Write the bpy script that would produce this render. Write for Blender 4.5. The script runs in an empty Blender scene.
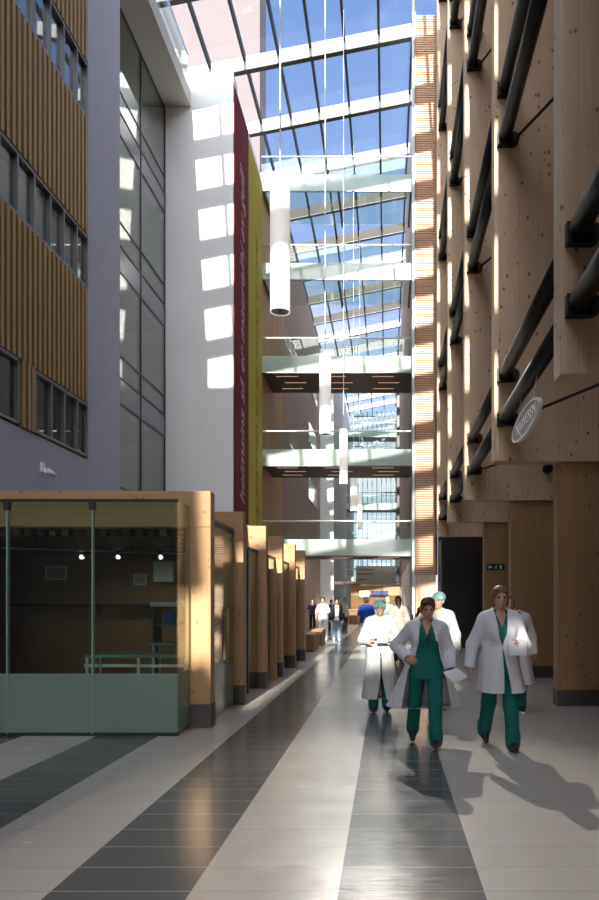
import bpy, math, random
import numpy as np
from mathutils import Vector, Matrix
random.seed(7); np.random.seed(7)
SC = bpy.context.scene
COL = SC.collection
pi = math.pi

# ------------------------------------------------------------------ camera
F, HC, VX, VY = 720.0, 1.6, 387.0, 602.0          # focal length in px, eye height, vanishing point of the corridor
cam = bpy.data.objects.new('camera', bpy.data.cameras.new('camera')); COL.objects.link(cam)
cam.location = (0, 0, HC); cam.rotation_euler = (pi/2, 0, 0)
cam.data.sensor_fit = 'HORIZONTAL'; cam.data.sensor_width = 36; cam.data.lens = 36*F/599
# horizontal fit: shift is in units of the frame width
cam.data.shift_x = (299.5-VX)/599; cam.data.shift_y = (VY-450)/599
cam.data.clip_end = 600; cam.data.clip_start = .05
SC.camera = cam
# ------------------------------------------------------------------ light
SC.view_settings.view_transform = 'Standard'; SC.view_settings.look = 'None'
SC.view_settings.gamma = 1; SC.view_settings.use_curve_mapping = False
SC.view_settings.exposure = 0.2
SKY = 1.0; SUN = 10.0; GLOW = 6.0
SD = Vector((0.026, 1.0, -0.42))                   # direction the sunlight travels
w = bpy.data.worlds.new('sky'); SC.world = w; w.use_nodes = True
nt = w.node_tree; nt.nodes.clear()
def N(t, **k):
    n = nt.nodes.new(t)
    for a, b in k.items(): setattr(n, a, b)
    return n
tc = N('ShaderNodeTexCoord'); sep = N('ShaderNodeSeparateXYZ'); nt.links.new(tc.outputs['Generated'], sep.inputs[0])
rmp = N('ShaderNodeValToRGB'); e = rmp.color_ramp.elements
e[0].position = 0.0; e[0].color = (.80, .88, 1.0, 1); e[1].position = .75; e[1].color = (.14, .28, .66, 1)
m_ = e.new(.28); m_.color = (.42, .58, .92, 1)
nt.links.new(sep.outputs[2], rmp.inputs[0])
cl = N('ShaderNodeTexNoise'); cl.inputs['Scale'].default_value = 3.2; cl.inputs['Detail'].default_value = 5
mp = N('ShaderNodeMapping'); mp.inputs['Scale'].default_value = (1, 1, 2.6)
nt.links.new(tc.outputs['Generated'], mp.inputs[0]); nt.links.new(mp.outputs[0], cl.inputs[0])
cr = N('ShaderNodeValToRGB'); cr.color_ramp.elements[0].position = .50; cr.color_ramp.elements[1].position = .72
cr.color_ramp.elements[1].color = (.75, .75, .75, 1)
nt.links.new(cl.outputs[0], cr.inputs[0])
mx = N('ShaderNodeMixRGB'); mx.inputs[2].default_value = (1.0, 1.0, 1.0, 1)
nt.links.new(cr.outputs[0], mx.inputs[0]); nt.links.new(rmp.outputs[0], mx.inputs[1])
dp = N('ShaderNodeVectorMath', operation='DOT_PRODUCT'); nt.links.new(tc.outputs['Generated'], dp.inputs[0]); dp.inputs[1].default_value = -SD.normalized()
gl1 = N('ShaderNodeMapRange'); gl1.inputs[1].default_value = -.2; gl1.inputs[2].default_value = 1.0; gl1.inputs[3].default_value = 0; gl1.inputs[4].default_value = 1; nt.links.new(dp.outputs['Value'], gl1.inputs[0])
gl2 = N('ShaderNodeMath', operation='POWER'); gl2.inputs[1].default_value = 2.2; nt.links.new(gl1.outputs[0], gl2.inputs[0])
gl3 = N('ShaderNodeMath', operation='MULTIPLY_ADD'); gl3.inputs[1].default_value = GLOW; gl3.inputs[2].default_value = 1.0; nt.links.new(gl2.outputs[0], gl3.inputs[0])
wh = N('ShaderNodeMixRGB'); wh.inputs[2].default_value = (.95, .93, .90, 1); nt.links.new(gl2.outputs[0], wh.inputs[0]); nt.links.new(mx.outputs[0], wh.inputs[1])
st = N('ShaderNodeMath', operation='MULTIPLY'); st.inputs[1].default_value = SKY; nt.links.new(gl3.outputs[0], st.inputs[0])
bg = N('ShaderNodeBackground'); nt.links.new(st.outputs[0], bg.inputs[1]); nt.links.new(wh.outputs[0], bg.inputs[0])
wo = N('ShaderNodeOutputWorld'); nt.links.new(bg.outputs[0], wo.inputs[0])

def light(name, kind, loc, direction, energy, color, **k):
    l = bpy.data.lights.new(name, kind); l.energy = energy; l.color = color
    for a, b in k.items(): setattr(l, a, b)
    o = bpy.data.objects.new(name, l); COL.objects.link(o); o.location = loc
    o.rotation_euler = Vector(direction).to_track_quat('-Z', 'Y').to_euler(); return o
light('sun', 'SUN', (0, -40, 40), SD, SUN, (1.0, .93, .82), angle=math.radians(.25))
# added spot standing in for low sun thrown back by the footbridge glass
light('bridge_glint_stand_in', 'SPOT', (-.7, 30.6, 16.3), Vector((.25, 4.6, 0))-Vector((-.7, 30.6, 16.3)), 21000, (1.0, .94, .85), specular_factor=.25,
      spot_size=math.radians(12.5), spot_blend=.8, shadow_soft_size=.12)

# ------------------------------------------------------------------ materials
MATS = {}
def mat(name, col, rough=.6, metal=0.0, spec=.5, emit=None, es=1.0):
    if name in MATS: return MATS[name]
    m = bpy.data.materials.new(name); m.use_nodes = True; b = m.node_tree.nodes['Principled BSDF']
    b.inputs['Base Color'].default_value = (*col, 1); b.inputs['Roughness'].default_value = rough
    b.inputs['Metallic'].default_value = metal; b.inputs['Specular IOR Level'].default_value = spec
    if emit: b.inputs['Emission Color'].default_value = (*emit, 1); b.inputs['Emission Strength'].default_value = es
    MATS[name] = m; return m
class NT:
    def __init__(s, m): s.t = m.node_tree; s.b = s.t.nodes.get('Principled BSDF'); s.o = [n for n in s.t.nodes if n.type == 'OUTPUT_MATERIAL'][0]
    def n(s, t, ins=None, **k):
        x = s.t.nodes.new(t)
        for a, b in k.items(): setattr(x, a, b)
        for a, b in (ins or {}).items():
            if hasattr(b, 'is_output') or isinstance(b, bpy.types.NodeSocket): s.t.links.new(b, x.inputs[a])
            else: x.inputs[a].default_value = b
        return x
    def l(s, a, b): s.t.links.new(a, b)
    def math(s, op, a, b=0.0, c=None):
        x = s.t.nodes.new('ShaderNodeMath'); x.operation = op
        for i, v in enumerate((a, b) if c is None else (a, b, c)):
            if isinstance(v, bpy.types.NodeSocket): s.t.links.new(v, x.inputs[i])
            else: x.inputs[i].default_value = v
        return x.outputs[0]
    def ramp(s, fac, stops, interp='LINEAR'):
        x = s.t.nodes.new('ShaderNodeValToRGB'); x.color_ramp.interpolation = interp; r = x.color_ramp.elements
        while len(r) < len(stops): r.new(.5)
        for q, (p, c) in zip(r, stops): q.position = p; q.color = (*c, 1)
        s.l(fac, x.inputs[0]); return x.outputs[0]
    def mix(s, fac, a, b, blend='MIX'):
        x = s.t.nodes.new('ShaderNodeMixRGB'); x.blend_type = blend
        for i, v in enumerate((fac, a, b)):
            if isinstance(v, bpy.types.NodeSocket): s.t.links.new(v, x.inputs[i])
            elif i: x.inputs[i].default_value = (*v, 1)
            else: x.inputs[i].default_value = v
        return x.outputs[0]

def wood(name, col, axis='Z', board=.16, knots=.5, rough=.5):
    """laminated spruce: boards along one axis, fine grain, scattered knots"""
    if name in MATS: return MATS[name]
    m = mat(name, col, rough, spec=.3); t = NT(m)
    co = t.n('ShaderNodeTexCoord').outputs['Object']
    oi = t.n('ShaderNodeObjectInfo').outputs['Random']
    off = t.n('ShaderNodeVectorMath', {0: co}, operation='ADD'); cx = t.n('ShaderNodeCombineXYZ', {0: t.math('MULTIPLY', oi, 13.7), 1: 0.0, 2: t.math('MULTIPLY', oi, 29.0)})
    t.l(cx.outputs[0], off.inputs[1])
    p = t.n('ShaderNodeSeparateXYZ', {0: off.outputs[0]})
    across = p.outputs[0] if axis == 'Z' else p.outputs[2]
    across = t.math('ADD', across, t.math('MULTIPLY', p.outputs[1], 1.0))
    bi = t.math('FLOOR', t.math('DIVIDE', across, board))
    wn = t.n('ShaderNodeTexWhiteNoise', {'W': bi}, noise_dimensions='1D').outputs[0]
    sc = (14, 14, .5) if axis == 'Z' else (.5, 14, 14)
    g = t.n('ShaderNodeTexNoise', {'Vector': t.n('ShaderNodeMapping', {0: off.outputs[0], 'Scale': sc}).outputs[0], 'Scale': 3.0, 'Detail': 4.0}).outputs[0]
    ks = (7, 7, 4.5) if axis == 'Z' else (4.5, 7, 7)
    vo = t.n('ShaderNodeTexVoronoi', {'Vector': t.n('ShaderNodeMapping', {0: off.outputs[0], 'Scale': ks}).outputs[0], 'Scale': 1.0, 'Randomness': 1.0}).outputs['Distance']
    kn = t.ramp(vo, [(.10, (1, 1, 1)), (.17, (0, 0, 0))])
    lo = tuple(c*.74 for c in col); hi = tuple(min(1, c*1.22) for c in col)
    c1 = t.mix(g, lo, hi); c2 = t.mix(t.math('MULTIPLY', wn, .45), c1, tuple(c*.72 for c in col))
    seam = t.ramp(t.math('ABSOLUTE', t.math('SUBTRACT', t.math('FRACT', t.math('DIVIDE', across, board)), .5)), [(.478, (0, 0, 0)), (.492, (1, 1, 1))])
    c2 = t.mix(t.math('MULTIPLY', seam, .35), c2, tuple(c*.45 for c in col))
    c3 = t.mix(t.math('MULTIPLY', kn, knots), c2, (.10, .045, .02))
    t.l(c3, t.b.inputs['Base Color']); return m

def glass(name, tint=(.92, .97, .95), refl=.5, rough=.0, body=None, bodyf=0.0):
    """thin architectural glass: lets light through, mirrors at grazing angles"""
    if name in MATS: return MATS[name]
    m = mat(name, (1, 1, 1)); t = NT(m)
    tr = t.n('ShaderNodeBsdfTransparent', {0: (*tint, 1)}); gl = t.n('ShaderNodeBsdfGlossy', {0: (1, 1, 1, 1), 'Roughness': rough})
    ge = t.n('ShaderNodeNewGeometry'); dt = t.n('ShaderNodeVectorMath', {0: ge.outputs['Normal'], 1: ge.outputs['Incoming']}, operation='DOT_PRODUCT').outputs['Value']
    fr = t.math('ADD', .045, t.math('MULTIPLY', .955, t.math('POWER', t.math('SUBTRACT', 1.0, t.math('ABSOLUTE', dt)), 5.0)))
    f = t.math('MINIMUM', t.math('MULTIPLY', fr, refl*2), 1.0)
    base = tr.outputs[0]
    if body:
        df = t.n('ShaderNodeBsdfDiffuse', {0: (*body, 1)}); tl = t.n('ShaderNodeBsdfTranslucent', {0: (*body, 1)})
        a = t.n('ShaderNodeMixShader', {0: .5}); t.l(df.outputs[0], a.inputs[1]); t.l(tl.outputs[0], a.inputs[2])
        b = t.n('ShaderNodeMixShader', {0: bodyf}); t.l(base, b.inputs[1]); t.l(a.outputs[0], b.inputs[2]); base = b.outputs[0]
    s = t.n('ShaderNodeMixShader'); t.l(f, s.inputs[0]); t.l(base, s.inputs[1]); t.l(gl.outputs[0], s.inputs[2])
    t.l(s.outputs[0], t.o.inputs[0]); return m

def plaster(name, col, rough=.8):
    if name in MATS: return MATS[name]
    m = mat(name, col, rough, spec=.2); t = NT(m)
    co = t.n('ShaderNodeTexCoord').outputs['Object']
    g = t.n('ShaderNodeTexNoise', {'Vector': co, 'Scale': .8, 'Detail': 6.0}).outputs[0]
    t.l(t.mix(g, tuple(c*.93 for c in col), tuple(min(1, c*1.05) for c in col)), t.b.inputs['Base Color'])
    g2 = t.n('ShaderNodeTexNoise', {'Vector': co, 'Scale': 60.0, 'Detail': 3.0}).outputs[0]
    bp = t.n('ShaderNodeBump', {'Strength': .06, 'Distance': .01, 'Height': g2}); t.l(bp.outputs[0], t.b.inputs['Normal']); return m

def fabric(name, col, rough=.85):
    if name in MATS: return MATS[name]
    m = mat(name, col, rough, spec=.2); t = NT(m)
    co = t.n('ShaderNodeTexCoord').outputs['Object']
    g = t.n('ShaderNodeTexNoise', {'Vector': t.n('ShaderNodeMapping', {0: co, 'Scale': (9, 9, 3.5)}).outputs[0], 'Scale': 1.0, 'Detail': 3.0, 'Distortion': .6}).outputs[0]
    t.l(t.mix(g, tuple(c*.88 for c in col), tuple(min(1, c*1.1) for c in col)), t.b.inputs['Base Color'])
    bp = t.n('ShaderNodeBump', {'Strength': .5, 'Distance': .03, 'Height': g}); t.l(bp.outputs[0], t.b.inputs['Normal']); return m

def floor_material():
    m = mat('stone_floor', (.4, .4, .4), .22, spec=.5); t = NT(m)
    co = t.n('ShaderNodeTexCoord').outputs['Object']; p = t.n('ShaderNodeSeparateXYZ', {0: co}); x, y = p.outputs[0], p.outputs[1]
    L, D = (1, 1, 1), (0, 0, 0)
    r1 = 1.0
    for a, b in ((-6.7, -5.9), (-5.15, -4.35), (-3.47, -2.73), (-1.86, -1.085), (-.268, .537)):
        r1 = t.math('SUBTRACT', r1, t.math('SUBTRACT', t.math('GREATER_THAN', x, a), t.math('GREATER_THAN', x, b)))
    u = t.math('DIVIDE', y, .362); row = t.math('FLOOR', u)
    colm = t.math('FLOOR', t.math('DIVIDE', t.math('ADD', x, 9.9), .806))
    wn = t.n('ShaderNodeTexWhiteNoise', {'Vector': t.n('ShaderNodeCombineXYZ', {0: row, 1: colm}).outputs[0]}, noise_dimensions='3D').outputs[0]
    nz = t.n('ShaderNodeTexNoise', {'Vector': co, 'Scale': 2.2, 'Detail': 6.0}).outputs[0]
    fine = t.n('ShaderNodeTexNoise', {'Vector': t.n('ShaderNodeMapping', {0: co, 'Scale': (4, 40, 1)}).outputs[0], 'Scale': 1.5, 'Detail': 3.0}).outputs[0]
    c = t.mix(r1, (.115, .118, .112), (.46, .42, .368))
    c = t.mix(t.math('MULTIPLY', t.math('SUBTRACT', wn, .2), .30), c, t.mix(r1, (.15, .155, .148), (.55, .505, .445)))
    c = t.mix(t.math('MULTIPLY', nz, .28), c, t.mix(r1, (.085, .087, .083), (.39, .352, .305)))
    jf = t.math('ABSOLUTE', t.math('SUBTRACT', t.math('FRACT', u), .5))
    j = t.ramp(jf, [(.481, (0, 0, 0)), (.489, (1, 1, 1))])
    c = t.mix(t.math('MULTIPLY', j, .75), c, t.mix(r1, (.38, .385, .38), (.33, .30, .27)))
    t.l(c, t.b.inputs['Base Color'])
    t.l(t.math('ADD', t.math('MULTIPLY', fine, .14), t.math('ADD', t.math('MULTIPLY', nz, .14), t.math('ADD', .03, t.math('MULTIPLY', r1, .06)))), t.b.inputs['Roughness'])
    bp = t.n('ShaderNodeBump', {'Strength': .05, 'Distance': .01, 'Height': fine}); t.l(bp.outputs[0], t.b.inputs['Normal'])
    return m

M_WHITE = plaster('white_plaster', (.76, .77, .78)); M_PALE = plaster('pale_lilac_plaster', (.46, .49, .60))
M_FLOOR = floor_material()
WOODC = (.50, .305, .155)
M_WV = wood('spruce_vertical', WOODC, 'Z', .058, .4); M_WH = wood('spruce_horizontal', WOODC, 'X')
M_WPL = wood('spruce_panel_large', (.62, .44, .295), 'Z', .30, .8); M_PIL = wood('shaded_spruce', (.40, .245, .125), 'Z', .34, .6)  # pillar wood is coloured darker to stand for the weaker light down there
M_WDK = wood('brown_veneer', (.25, .13, .06), 'Z', .6, .1)
M_PLINTH = mat('dark_plinth', (.075, .065, .065), .5); M_BLACK = mat('black_steel', (.010, .010, .011), .42, .0, .35)
M_FRAME = mat('grey_aluminium', (.16, .17, .19), .4, .6); M_DARKFRAME = mat('dark_aluminium', (.035, .037, .04), .4, .3)
M_WSTEEL = mat('white_steel', (.82, .82, .80), .45); M_STEEL = mat('brushed_steel', (.6, .61, .62), .3, .9)
M_SLAT = mat('gold_slat', (.30, .185, .058), .45, .2); M_SLATB = mat('slat_backing', (.12, .07, .03), .7)
M_LOUV = mat('louver_wood', (.58, .345, .215), .45, .1)
G_ROOF = glass('roof_glass', (.95, .97, .98), .35); G_CLEAR = glass('clear_glass', (.90, .96, .93), .5)
G_GREEN = glass('green_glass', (.84, .90, .86), .40); G_WIN = glass('window_glass', (.50, .54, .53), .9)
G_FROST = glass('frosted_glass', (.55, .70, .64), .4, .15, (.46, .60, .53), .78)
G_FASC = glass('bridge_fascia_glass', (.8, .9, .87), .6, .05, (.70, .80, .75), .75)
M_SPAN = mat('spandrel_panel', (.22, .22, .26), .25)
M_BROWN = mat('dark_brown_soffit', (.045, .030, .022), .5); M_TAUPE = plaster('taupe_wall', (.44, .35, .30))
M_SOFFIT = plaster('grey_soffit', (.50, .49, .46))
M_DARK = mat('dark_opening', (.012, .012, .014), .7)

# ------------------------------------------------------------------ mesh helpers
class MB:
    def __init__(s): s.v = []; s.f = []
    def add(s, v, f):
        n = len(s.v); s.v += [tuple(q) for q in v]; s.f += [tuple(i+n for i in q) for q in f]; return s
    def box(s, x0, x1, y0, y1, z0, z1):
        return s.add([(x0, y0, z0), (x1, y0, z0), (x1, y1, z0), (x0, y1, z0), (x0, y0, z1), (x1, y0, z1), (x1, y1, z1), (x0, y1, z1)],
                     [(0, 3, 2, 1), (4, 5, 6, 7), (0, 1, 5, 4), (1, 2, 6, 5), (2, 3, 7, 6), (3, 0, 4, 7)])
    def quad(s, a, b, c, d): return s.add([a, b, c, d], [(0, 1, 2, 3)])
    def prism(s, poly, vec):
        n = len(poly); v = [Vector(p) for p in poly]; q = v+[p+Vector(vec) for p in v]
        return s.add(q, [tuple(range(n-1, -1, -1)), tuple(range(n, 2*n))]+[(i, (i+1) % n, n+(i+1) % n, n+i) for i in range(n)])
    def tube(s, a, b, r, r2=None, n=14, cap=True):
        a, b = Vector(a), Vector(b); d = (b-a).normalized(); u = d.orthogonal().normalized(); w = d.cross(u); r2 = r if r2 is None else r2
        v = []
        for p, q in ((a, r), (b, r2)):
            v += [p+u*q*math.cos(2*pi*i/n)+w*q*math.sin(2*pi*i/n) for i in range(n)]
        f = [(i, (i+1) % n, n+(i+1) % n, n+i) for i in range(n)]
        if cap: f += [tuple(range(n-1, -1, -1)), tuple(range(n, 2*n))]
        return s.add(v, f)
    def build(s, name, m, parent=None, smooth=False, bevel=0.0):
        me = bpy.data.meshes.new(name); org = Vector(parent.matrix_world_loc) if False else (Vector(WL[parent.name]) if parent else Vector((0, 0, 0)))
        me.from_pydata([tuple(Vector(q)-org) for q in s.v], [], s.f); me.update()
        if m: me.materials.append(m)
        o = bpy.data.objects.new(name, me); COL.objects.link(o); WL[o.name] = tuple(org)
        if parent: o.parent = parent
        if smooth:
            me.polygons.foreach_set('use_smooth', [len(p.vertices) == 4 for p in me.polygons])
        if bevel:
            b = o.modifiers.new('bevel', 'BEVEL'); b.width = bevel; b.segments = 2; b.limit_method = 'ANGLE'
        return o
WL = {}                                             # world position of every object's origin
def B(*a): return MB().box(*a)
def tag(o, label=None, cat=None, group=None, kind=None):
    if label: o['label'] = label
    if cat: o['category'] = cat
    if group: o['group'] = group
    if kind: o['kind'] = kind
    return o
def thing(name, label, cat, loc=(0, 0, 0), group=None):
    o = bpy.data.objects.new(name, None); COL.objects.link(o); o.location = loc; WL[o.name] = tuple(loc); o.empty_display_size = .1
    return tag(o, label, cat, group)
def solo(mb, name, m, label, cat, loc, group=None, **k):   # a thing that is one mesh, origin at its base
    e_ = bpy.data.objects.new('tmp', None); WL[e_.name] = tuple(loc)
    me_v = [tuple(Vector(q)-Vector(loc)) for q in mb.v]; mb.v = me_v
    bpy.data.objects.remove(e_)
    o = mb.build(name, m, None, **k); o.location = loc; WL[o.name] = tuple(loc)
    return tag(o, label, cat, group)
def struct(mb, name, m, parent=None, **k):
    o = mb.build(name, m, parent, **k)
    if not parent: tag(o, kind='structure')
    return o
def sgroup(name, loc=(0, 0, 0)):
    o = bpy.data.objects.new(name, None); COL.objects.link(o); o.location = loc; WL[o.name] = tuple(loc); o['kind'] = 'structure'; return o
def text_mesh(body, name, m, parent, M, length=None, size=1.0, shear=0.0, extrude=.004, align='LEFT'):
    cu = bpy.data.curves.new('t', 'FONT'); cu.body = body; cu.size = size; cu.shear = shear; cu.extrude = extrude; cu.align_x = align
    tmp = bpy.data.objects.new('t', cu); COL.objects.link(tmp)
    dg = bpy.context.evaluated_depsgraph_get(); me = bpy.data.meshes.new_from_object(tmp.evaluated_get(dg))
    bpy.data.objects.remove(tmp); bpy.data.curves.remove(cu)
    if length:
        xs = [v.co.x for v in me.vertices]; k = length/(max(xs)-min(xs)); me.transform(Matrix.Diagonal((k, size, 1, 1)) if False else Matrix.Diagonal((k, 1, 1, 1)))
    T = M.copy(); T.translation = T.translation-Vector(WL[parent.name]); me.transform(T)
    me.name = name; me.materials.clear(); me.materials.append(m)
    o = bpy.data.objects.new(name, me); COL.objects.link(o); o.parent = parent; WL[o.name] = WL[parent.name]; return o

# ------------------------------------------------------------------ setting
BAY = 4.18
RZ = lambda x: 26.6+.2*(x-1.1)                      # height of the tilted glass roof
struct(B(-14, 7, -70, 112, -.2, 0), 'floor', M_FLOOR)

# ---- left building: lilac wall with gold ribbed cladding and window bands
XW = -6.9
wall = struct(MB().box(XW-.4, XW, 16.6, 18.6, 0, 19.2).box(XW-.4, XW, -12.4, 16.6, 0, 4.88), 'wall_left', M_PALE)
zb = [(4.92, 6.15), (8.8, 10.0), (12.68, 13.95), (16.6, 17.9)]
clad = MB(); prev = 4.88
for a, b in zb+[(19.2, 19.2)]:
    if a-prev > .1: clad.box(XW-.4, XW-.05, -12.4, 16.6, prev, a)
    prev = b
clad.box(XW-.4, XW-.05, 13.5, 14.07, 4.92, 6.15)
struct(clad, 'trim_1', M_SLATB)
ribs = MB(); prev = 4.9
for a, b in zb+[(19.2, 19.2)]:
    y = 3.0
    while y < 16.55:
        if a-prev > .1: ribs.box(XW-.05, XW+.04, y, y+.11, prev+.02, a-.02)
        y += .2
    prev = b
for y in (13.57, 13.77, 13.93): ribs.box(XW-.05, XW+.04, y, y+.11, 4.9, 6.16)
struct(ribs, 'trim_2', M_SLAT)
for k, (a, b) in enumerate(zb):
    g = sgroup('window_%d' % (k+1), (XW, 12, a))
    segs = [(14.09, 16.58, [14.79, 15.38, 16.02]), (3.0, 13.48, [12.75, 12.1, 11.4])] if k == 0 else [(3.0, 16.58, [10.8, 11.5, 12.15, 12.8, 13.43, 14.07, 14.74, 15.35, 16.0])]
    for y0, y1, mu in segs:
        fr = MB().box(XW-.12, XW+.02, y0, y1, a, a+.06).box(XW-.12, XW+.02, y0, y1, b-.06, b).box(XW-.12, XW+.02, y0, y0+.05, a, b).box(XW-.12, XW+.02, y1-.05, y1, a, b)
        for q in mu: fr.box(XW-.12, XW+.02, q-.022, q+.022, a+.06, b-.06)
        struct(fr, 'frame', M_FRAME, g)
        struct(B(XW-.08, XW-.06, y0+.05, y1-.05, a+.06, b-.06), 'pane', G_WIN, g)
# storeys behind the windows
inn = MB()
for z in (3.6, 7.5, 11.4, 15.3, 19.0): inn.box(-12, XW-.42 if z < 19 else -6.95, -12, 18.58, z-.3, z)
inn.box(-12, -11.8, -12, 31, 0, 19)
struct(inn, 'wall_left_inner', plaster('office_wall', (.50, .42, .34)))
lampm = mat('warm_lamp', (1, .9, .7), emit=(1.0, .78, .48), es=9)
k = 0
for z, ys in ((5.85, (14.6, 16.2)), (9.6, (13.3, 15.2, 16.3)), (13.5, (14.2, 15.7))):
    for y in ys:
        o = solo(MB().tube((-8.3, y, z-.12), (-8.3, y, z), .16, .12), 'ceiling_lamp', lampm, 'small warm lamp glowing behind the left office windows', 'lamp', (-8.3, y, z-.12), 'warm lamps behind the office windows')
# ---- glass curtain wall between the lilac wall and the white wall
XC = -7.8
cwz = [0, 3.6, 4.3, 4.95, 7.4, 8.16, 8.8, 11.25, 12.0, 12.7, 15.25, 15.9, 16.5, 18.95]
cw = sgroup('window_5', (XC, 18.6, 0))
fr = MB()
for z in cwz: fr.box(XC-.1, XC+.02, 18.0, 25.3, z-.022, z+.022)
for y in (18.6, 20.7, 22.8, 25.26): fr.box(XC-.1, XC+.025, y-.025, y+.025, 0, 18.95)
struct(fr, 'frame', M_DARKFRAME, cw)
sp = MB(); gp = MB()
for z0, z1 in zip(cwz[:-1], cwz[1:]):
    (sp if (z0 in (3.6, 7.4, 11.25, 15.25)) else gp).box(XC-.03, XC, 18.0, 25.3, z0+.03, z1-.03)
struct(sp, 'spandrel', M_SPAN, cw); struct(gp, 'pane', glass('curtain_glass', (.55, .62, .54), .8), cw)
inn = MB()
for z in (3.6, 7.5, 11.4, 15.3): inn.box(-11.8, XC-.12, 18.6, 25.3, z-.3, z)
inn.box(-10.6, -10.4, 18.6, 25.3, 0, 19)
struct(inn, 'wall_left_stair', plaster('stair_wall', (.40, .43, .38)))
# ---- white wall facing the entrance, and the wall the banners hang on
XB = -5.4
struct(MB().box(-11.8, XB, 25.3, 26.0, 0, 20.2).box(XB-.6, XB, 26.0, 31.0, 0, 19.9), 'wall_left_white', M_WHITE)
# ---- roof terrace of the left building with glass balustrade
struct(MB().box(-11.8, XW, 18.6, 25.29, 19.0, 19.55), 'ceiling_soffit', M_SOFFIT)
tb = thing('glass_balustrade', 'clear glass balustrade with steel handrail on the left roof terrace edge', 'railing', (XW, 20, 19.55))
B(XW-.10, XW-.08, 4.0, 25.2, 19.56, 20.75).build('glass_pane', G_CLEAR, tb)
MB().tube((XW-.09, 4, 20.8), (XW-.09, 25.25, 20.8), .03).build('handrail', M_STEEL, tb, True)
# ---- beyond the footbridges
struct(B(XB-.5, XB, 31.0, 37.6, 0, 20), 'wall_left_brown', wood('chestnut_veneer', (.60, .32, .14), 'Z', .6, .1))
struct(B(XB-.5, XB+.02, 37.62, 58, 0, 22), 'wall_left_taupe', M_TAUPE)
struct(MB().box(XB-.5, -4.3, 58, 58.6, 0, 22).box(-4.8, -4.3, 58.6, 92, 0, 22), 'wall_left_far', M_WHITE)
g = sgroup('window_6', (XB+.02, 46, 8))
for z0 in (8.6, 12.5, 16.4):
    fr_ = struct(B(XB+.02, XB+.06, 49, 55, z0, z0+1.6), 'frame', M_FRAME, g); struct(B(XB+.06, XB+.07, 49.1, 54.9, z0+.1, z0+1.5), 'pane', mat('pale_pane', (.25, .33, .42), .08, 0, .9), g)
# right hand wall beyond the louvres
struct(B(1.12, 1.6, 34.2, 92, 3.6, 24), 'wall_right_far', M_TAUPE)
struct(B(1.12, 1.6, 27.5, 92, 0, 3.595), 'wall_right_lower', M_WHITE)
struct(B(.93, 1.02, 26.6, 27.0, 0, 26), 'trim_4', plaster('pale_column', (.62, .60, .57)))
struct(B(1.12, 1.5, 27.6, 34.2, 3.6, 24), 'wall_right_middle', plaster('pale_column', (.62, .60, .57)))
struct(B(.88, 1.11, 64, 66, 0, 24), 'trim_3', M_DARKFRAME)
d = sgroup('door_1', (1.1, 40, 0)); struct(B(1.09, 1.115, 40.5, 43.5, 0, 2.4), 'leaf', mat('grey_door', (.18, .17, .16), .5), d); struct(MB().box(1.07, 1.115, 40.4, 40.5, 0, 2.5).box(1.07, 1.115, 43.5, 43.6, 0, 2.5).box(1.07, 1.115, 40.4, 43.6, 2.4, 2.5), 'frame', M_WSTEEL, d)
# end glass wall
g = sgroup('window_7', (-1.6, 92, 0)); fr = MB()
for i in range(10): x = -4.3+i*.6; fr.box(x-.04, x+.04, 92, 92.2, 0, 26)
for i in range(14): z = i*1.95; fr.box(-4.3, 1.1, 92, 92.2, z-.05, z+.05)
struct(fr, 'frame', M_DARKFRAME, g); struct(B(-4.3, 1.1, 92.08, 92.1, 0, 26), 'pane', G_CLEAR, g)
struct(MB().box(-4.3, 1.1, 91, 91.2, 0, 4.2), 'wall_back', M_WDK)
# ---- right side walls, with an unseen near block added to shade the first fin
struct(MB().box(4.0, 4.4, -70, 27, 0, 25.5).box(1.53, 4.0, -70, 4.9, 3.72, 25.0), 'wall_right', M_WPL)
struct(MB().box(1.8, 4.0, 25.2, 25.5, 0, 3.9).box(1.82, 1.9, 24.2, 25.2, 0, 3.7), 'wall_right_dark', mat('black_panelling', (.014, .014, .016), .6))
# ---- unseen wall and roof added behind the viewpoint to block and aim the sun
struct(B(-14, -5.6, -70, -12.4, 0, 25.0), 'wall_left_sun_block', M_PALE)  # added block that ends the sun patches on the white wall
def up(x, y, z):                                    # where sunlight reaching a point enters the roof
    zr = 26
    for _ in range(4):
        t = (zr-z)/.42; zr = RZ(x-.026*t)+.5
    return x-.026*t, y-t
holes = []
def hole(x0, x1, y0, z0, z1, grow=.25):  # opening shaped so that sun lands on a chosen target
    a, b = up(x0, y0, z0), up(x1, y0, z1); holes.append((a[0]-grow, b[0]+grow, a[1]-grow, b[1]+grow))
hole(-.42, .22, 10.3, .60, 1.50, .08)       # falls on the woman in the white gown
hole(1.40, 1.56, 7.75, 1.08, 1.34, .05)  # on the arm of the tall woman
hole(.86, 1.15, 10.5, 1.0, 1.75, .08)
holes.append((up(-2.5, 9.14, 1)[0]-.10, up(-2.24, 9.14, 1)[0]+.05, up(-2.4, 9.14, .75)[1], up(-2.4, 9.14, 1.7)[1]))   # on the first portal post
holes.append((up(-2.17, 14, 0)[0], up(-2.02, 14, 0)[0], up(-2.1, 10.5, 0)[1], up(-2.1, 17, 0)[1]))                    # the bright strip on the floor beside the portals
RY0 = up(-2.3, 13.3, 2.6)[1]
xs = sorted({-9.7, 1.7}|{v for h in holes for v in h[:2]}); ys = sorted({-75.0, RY0}|{v for h in holes for v in h[2:]})
rf = MB()
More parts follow.
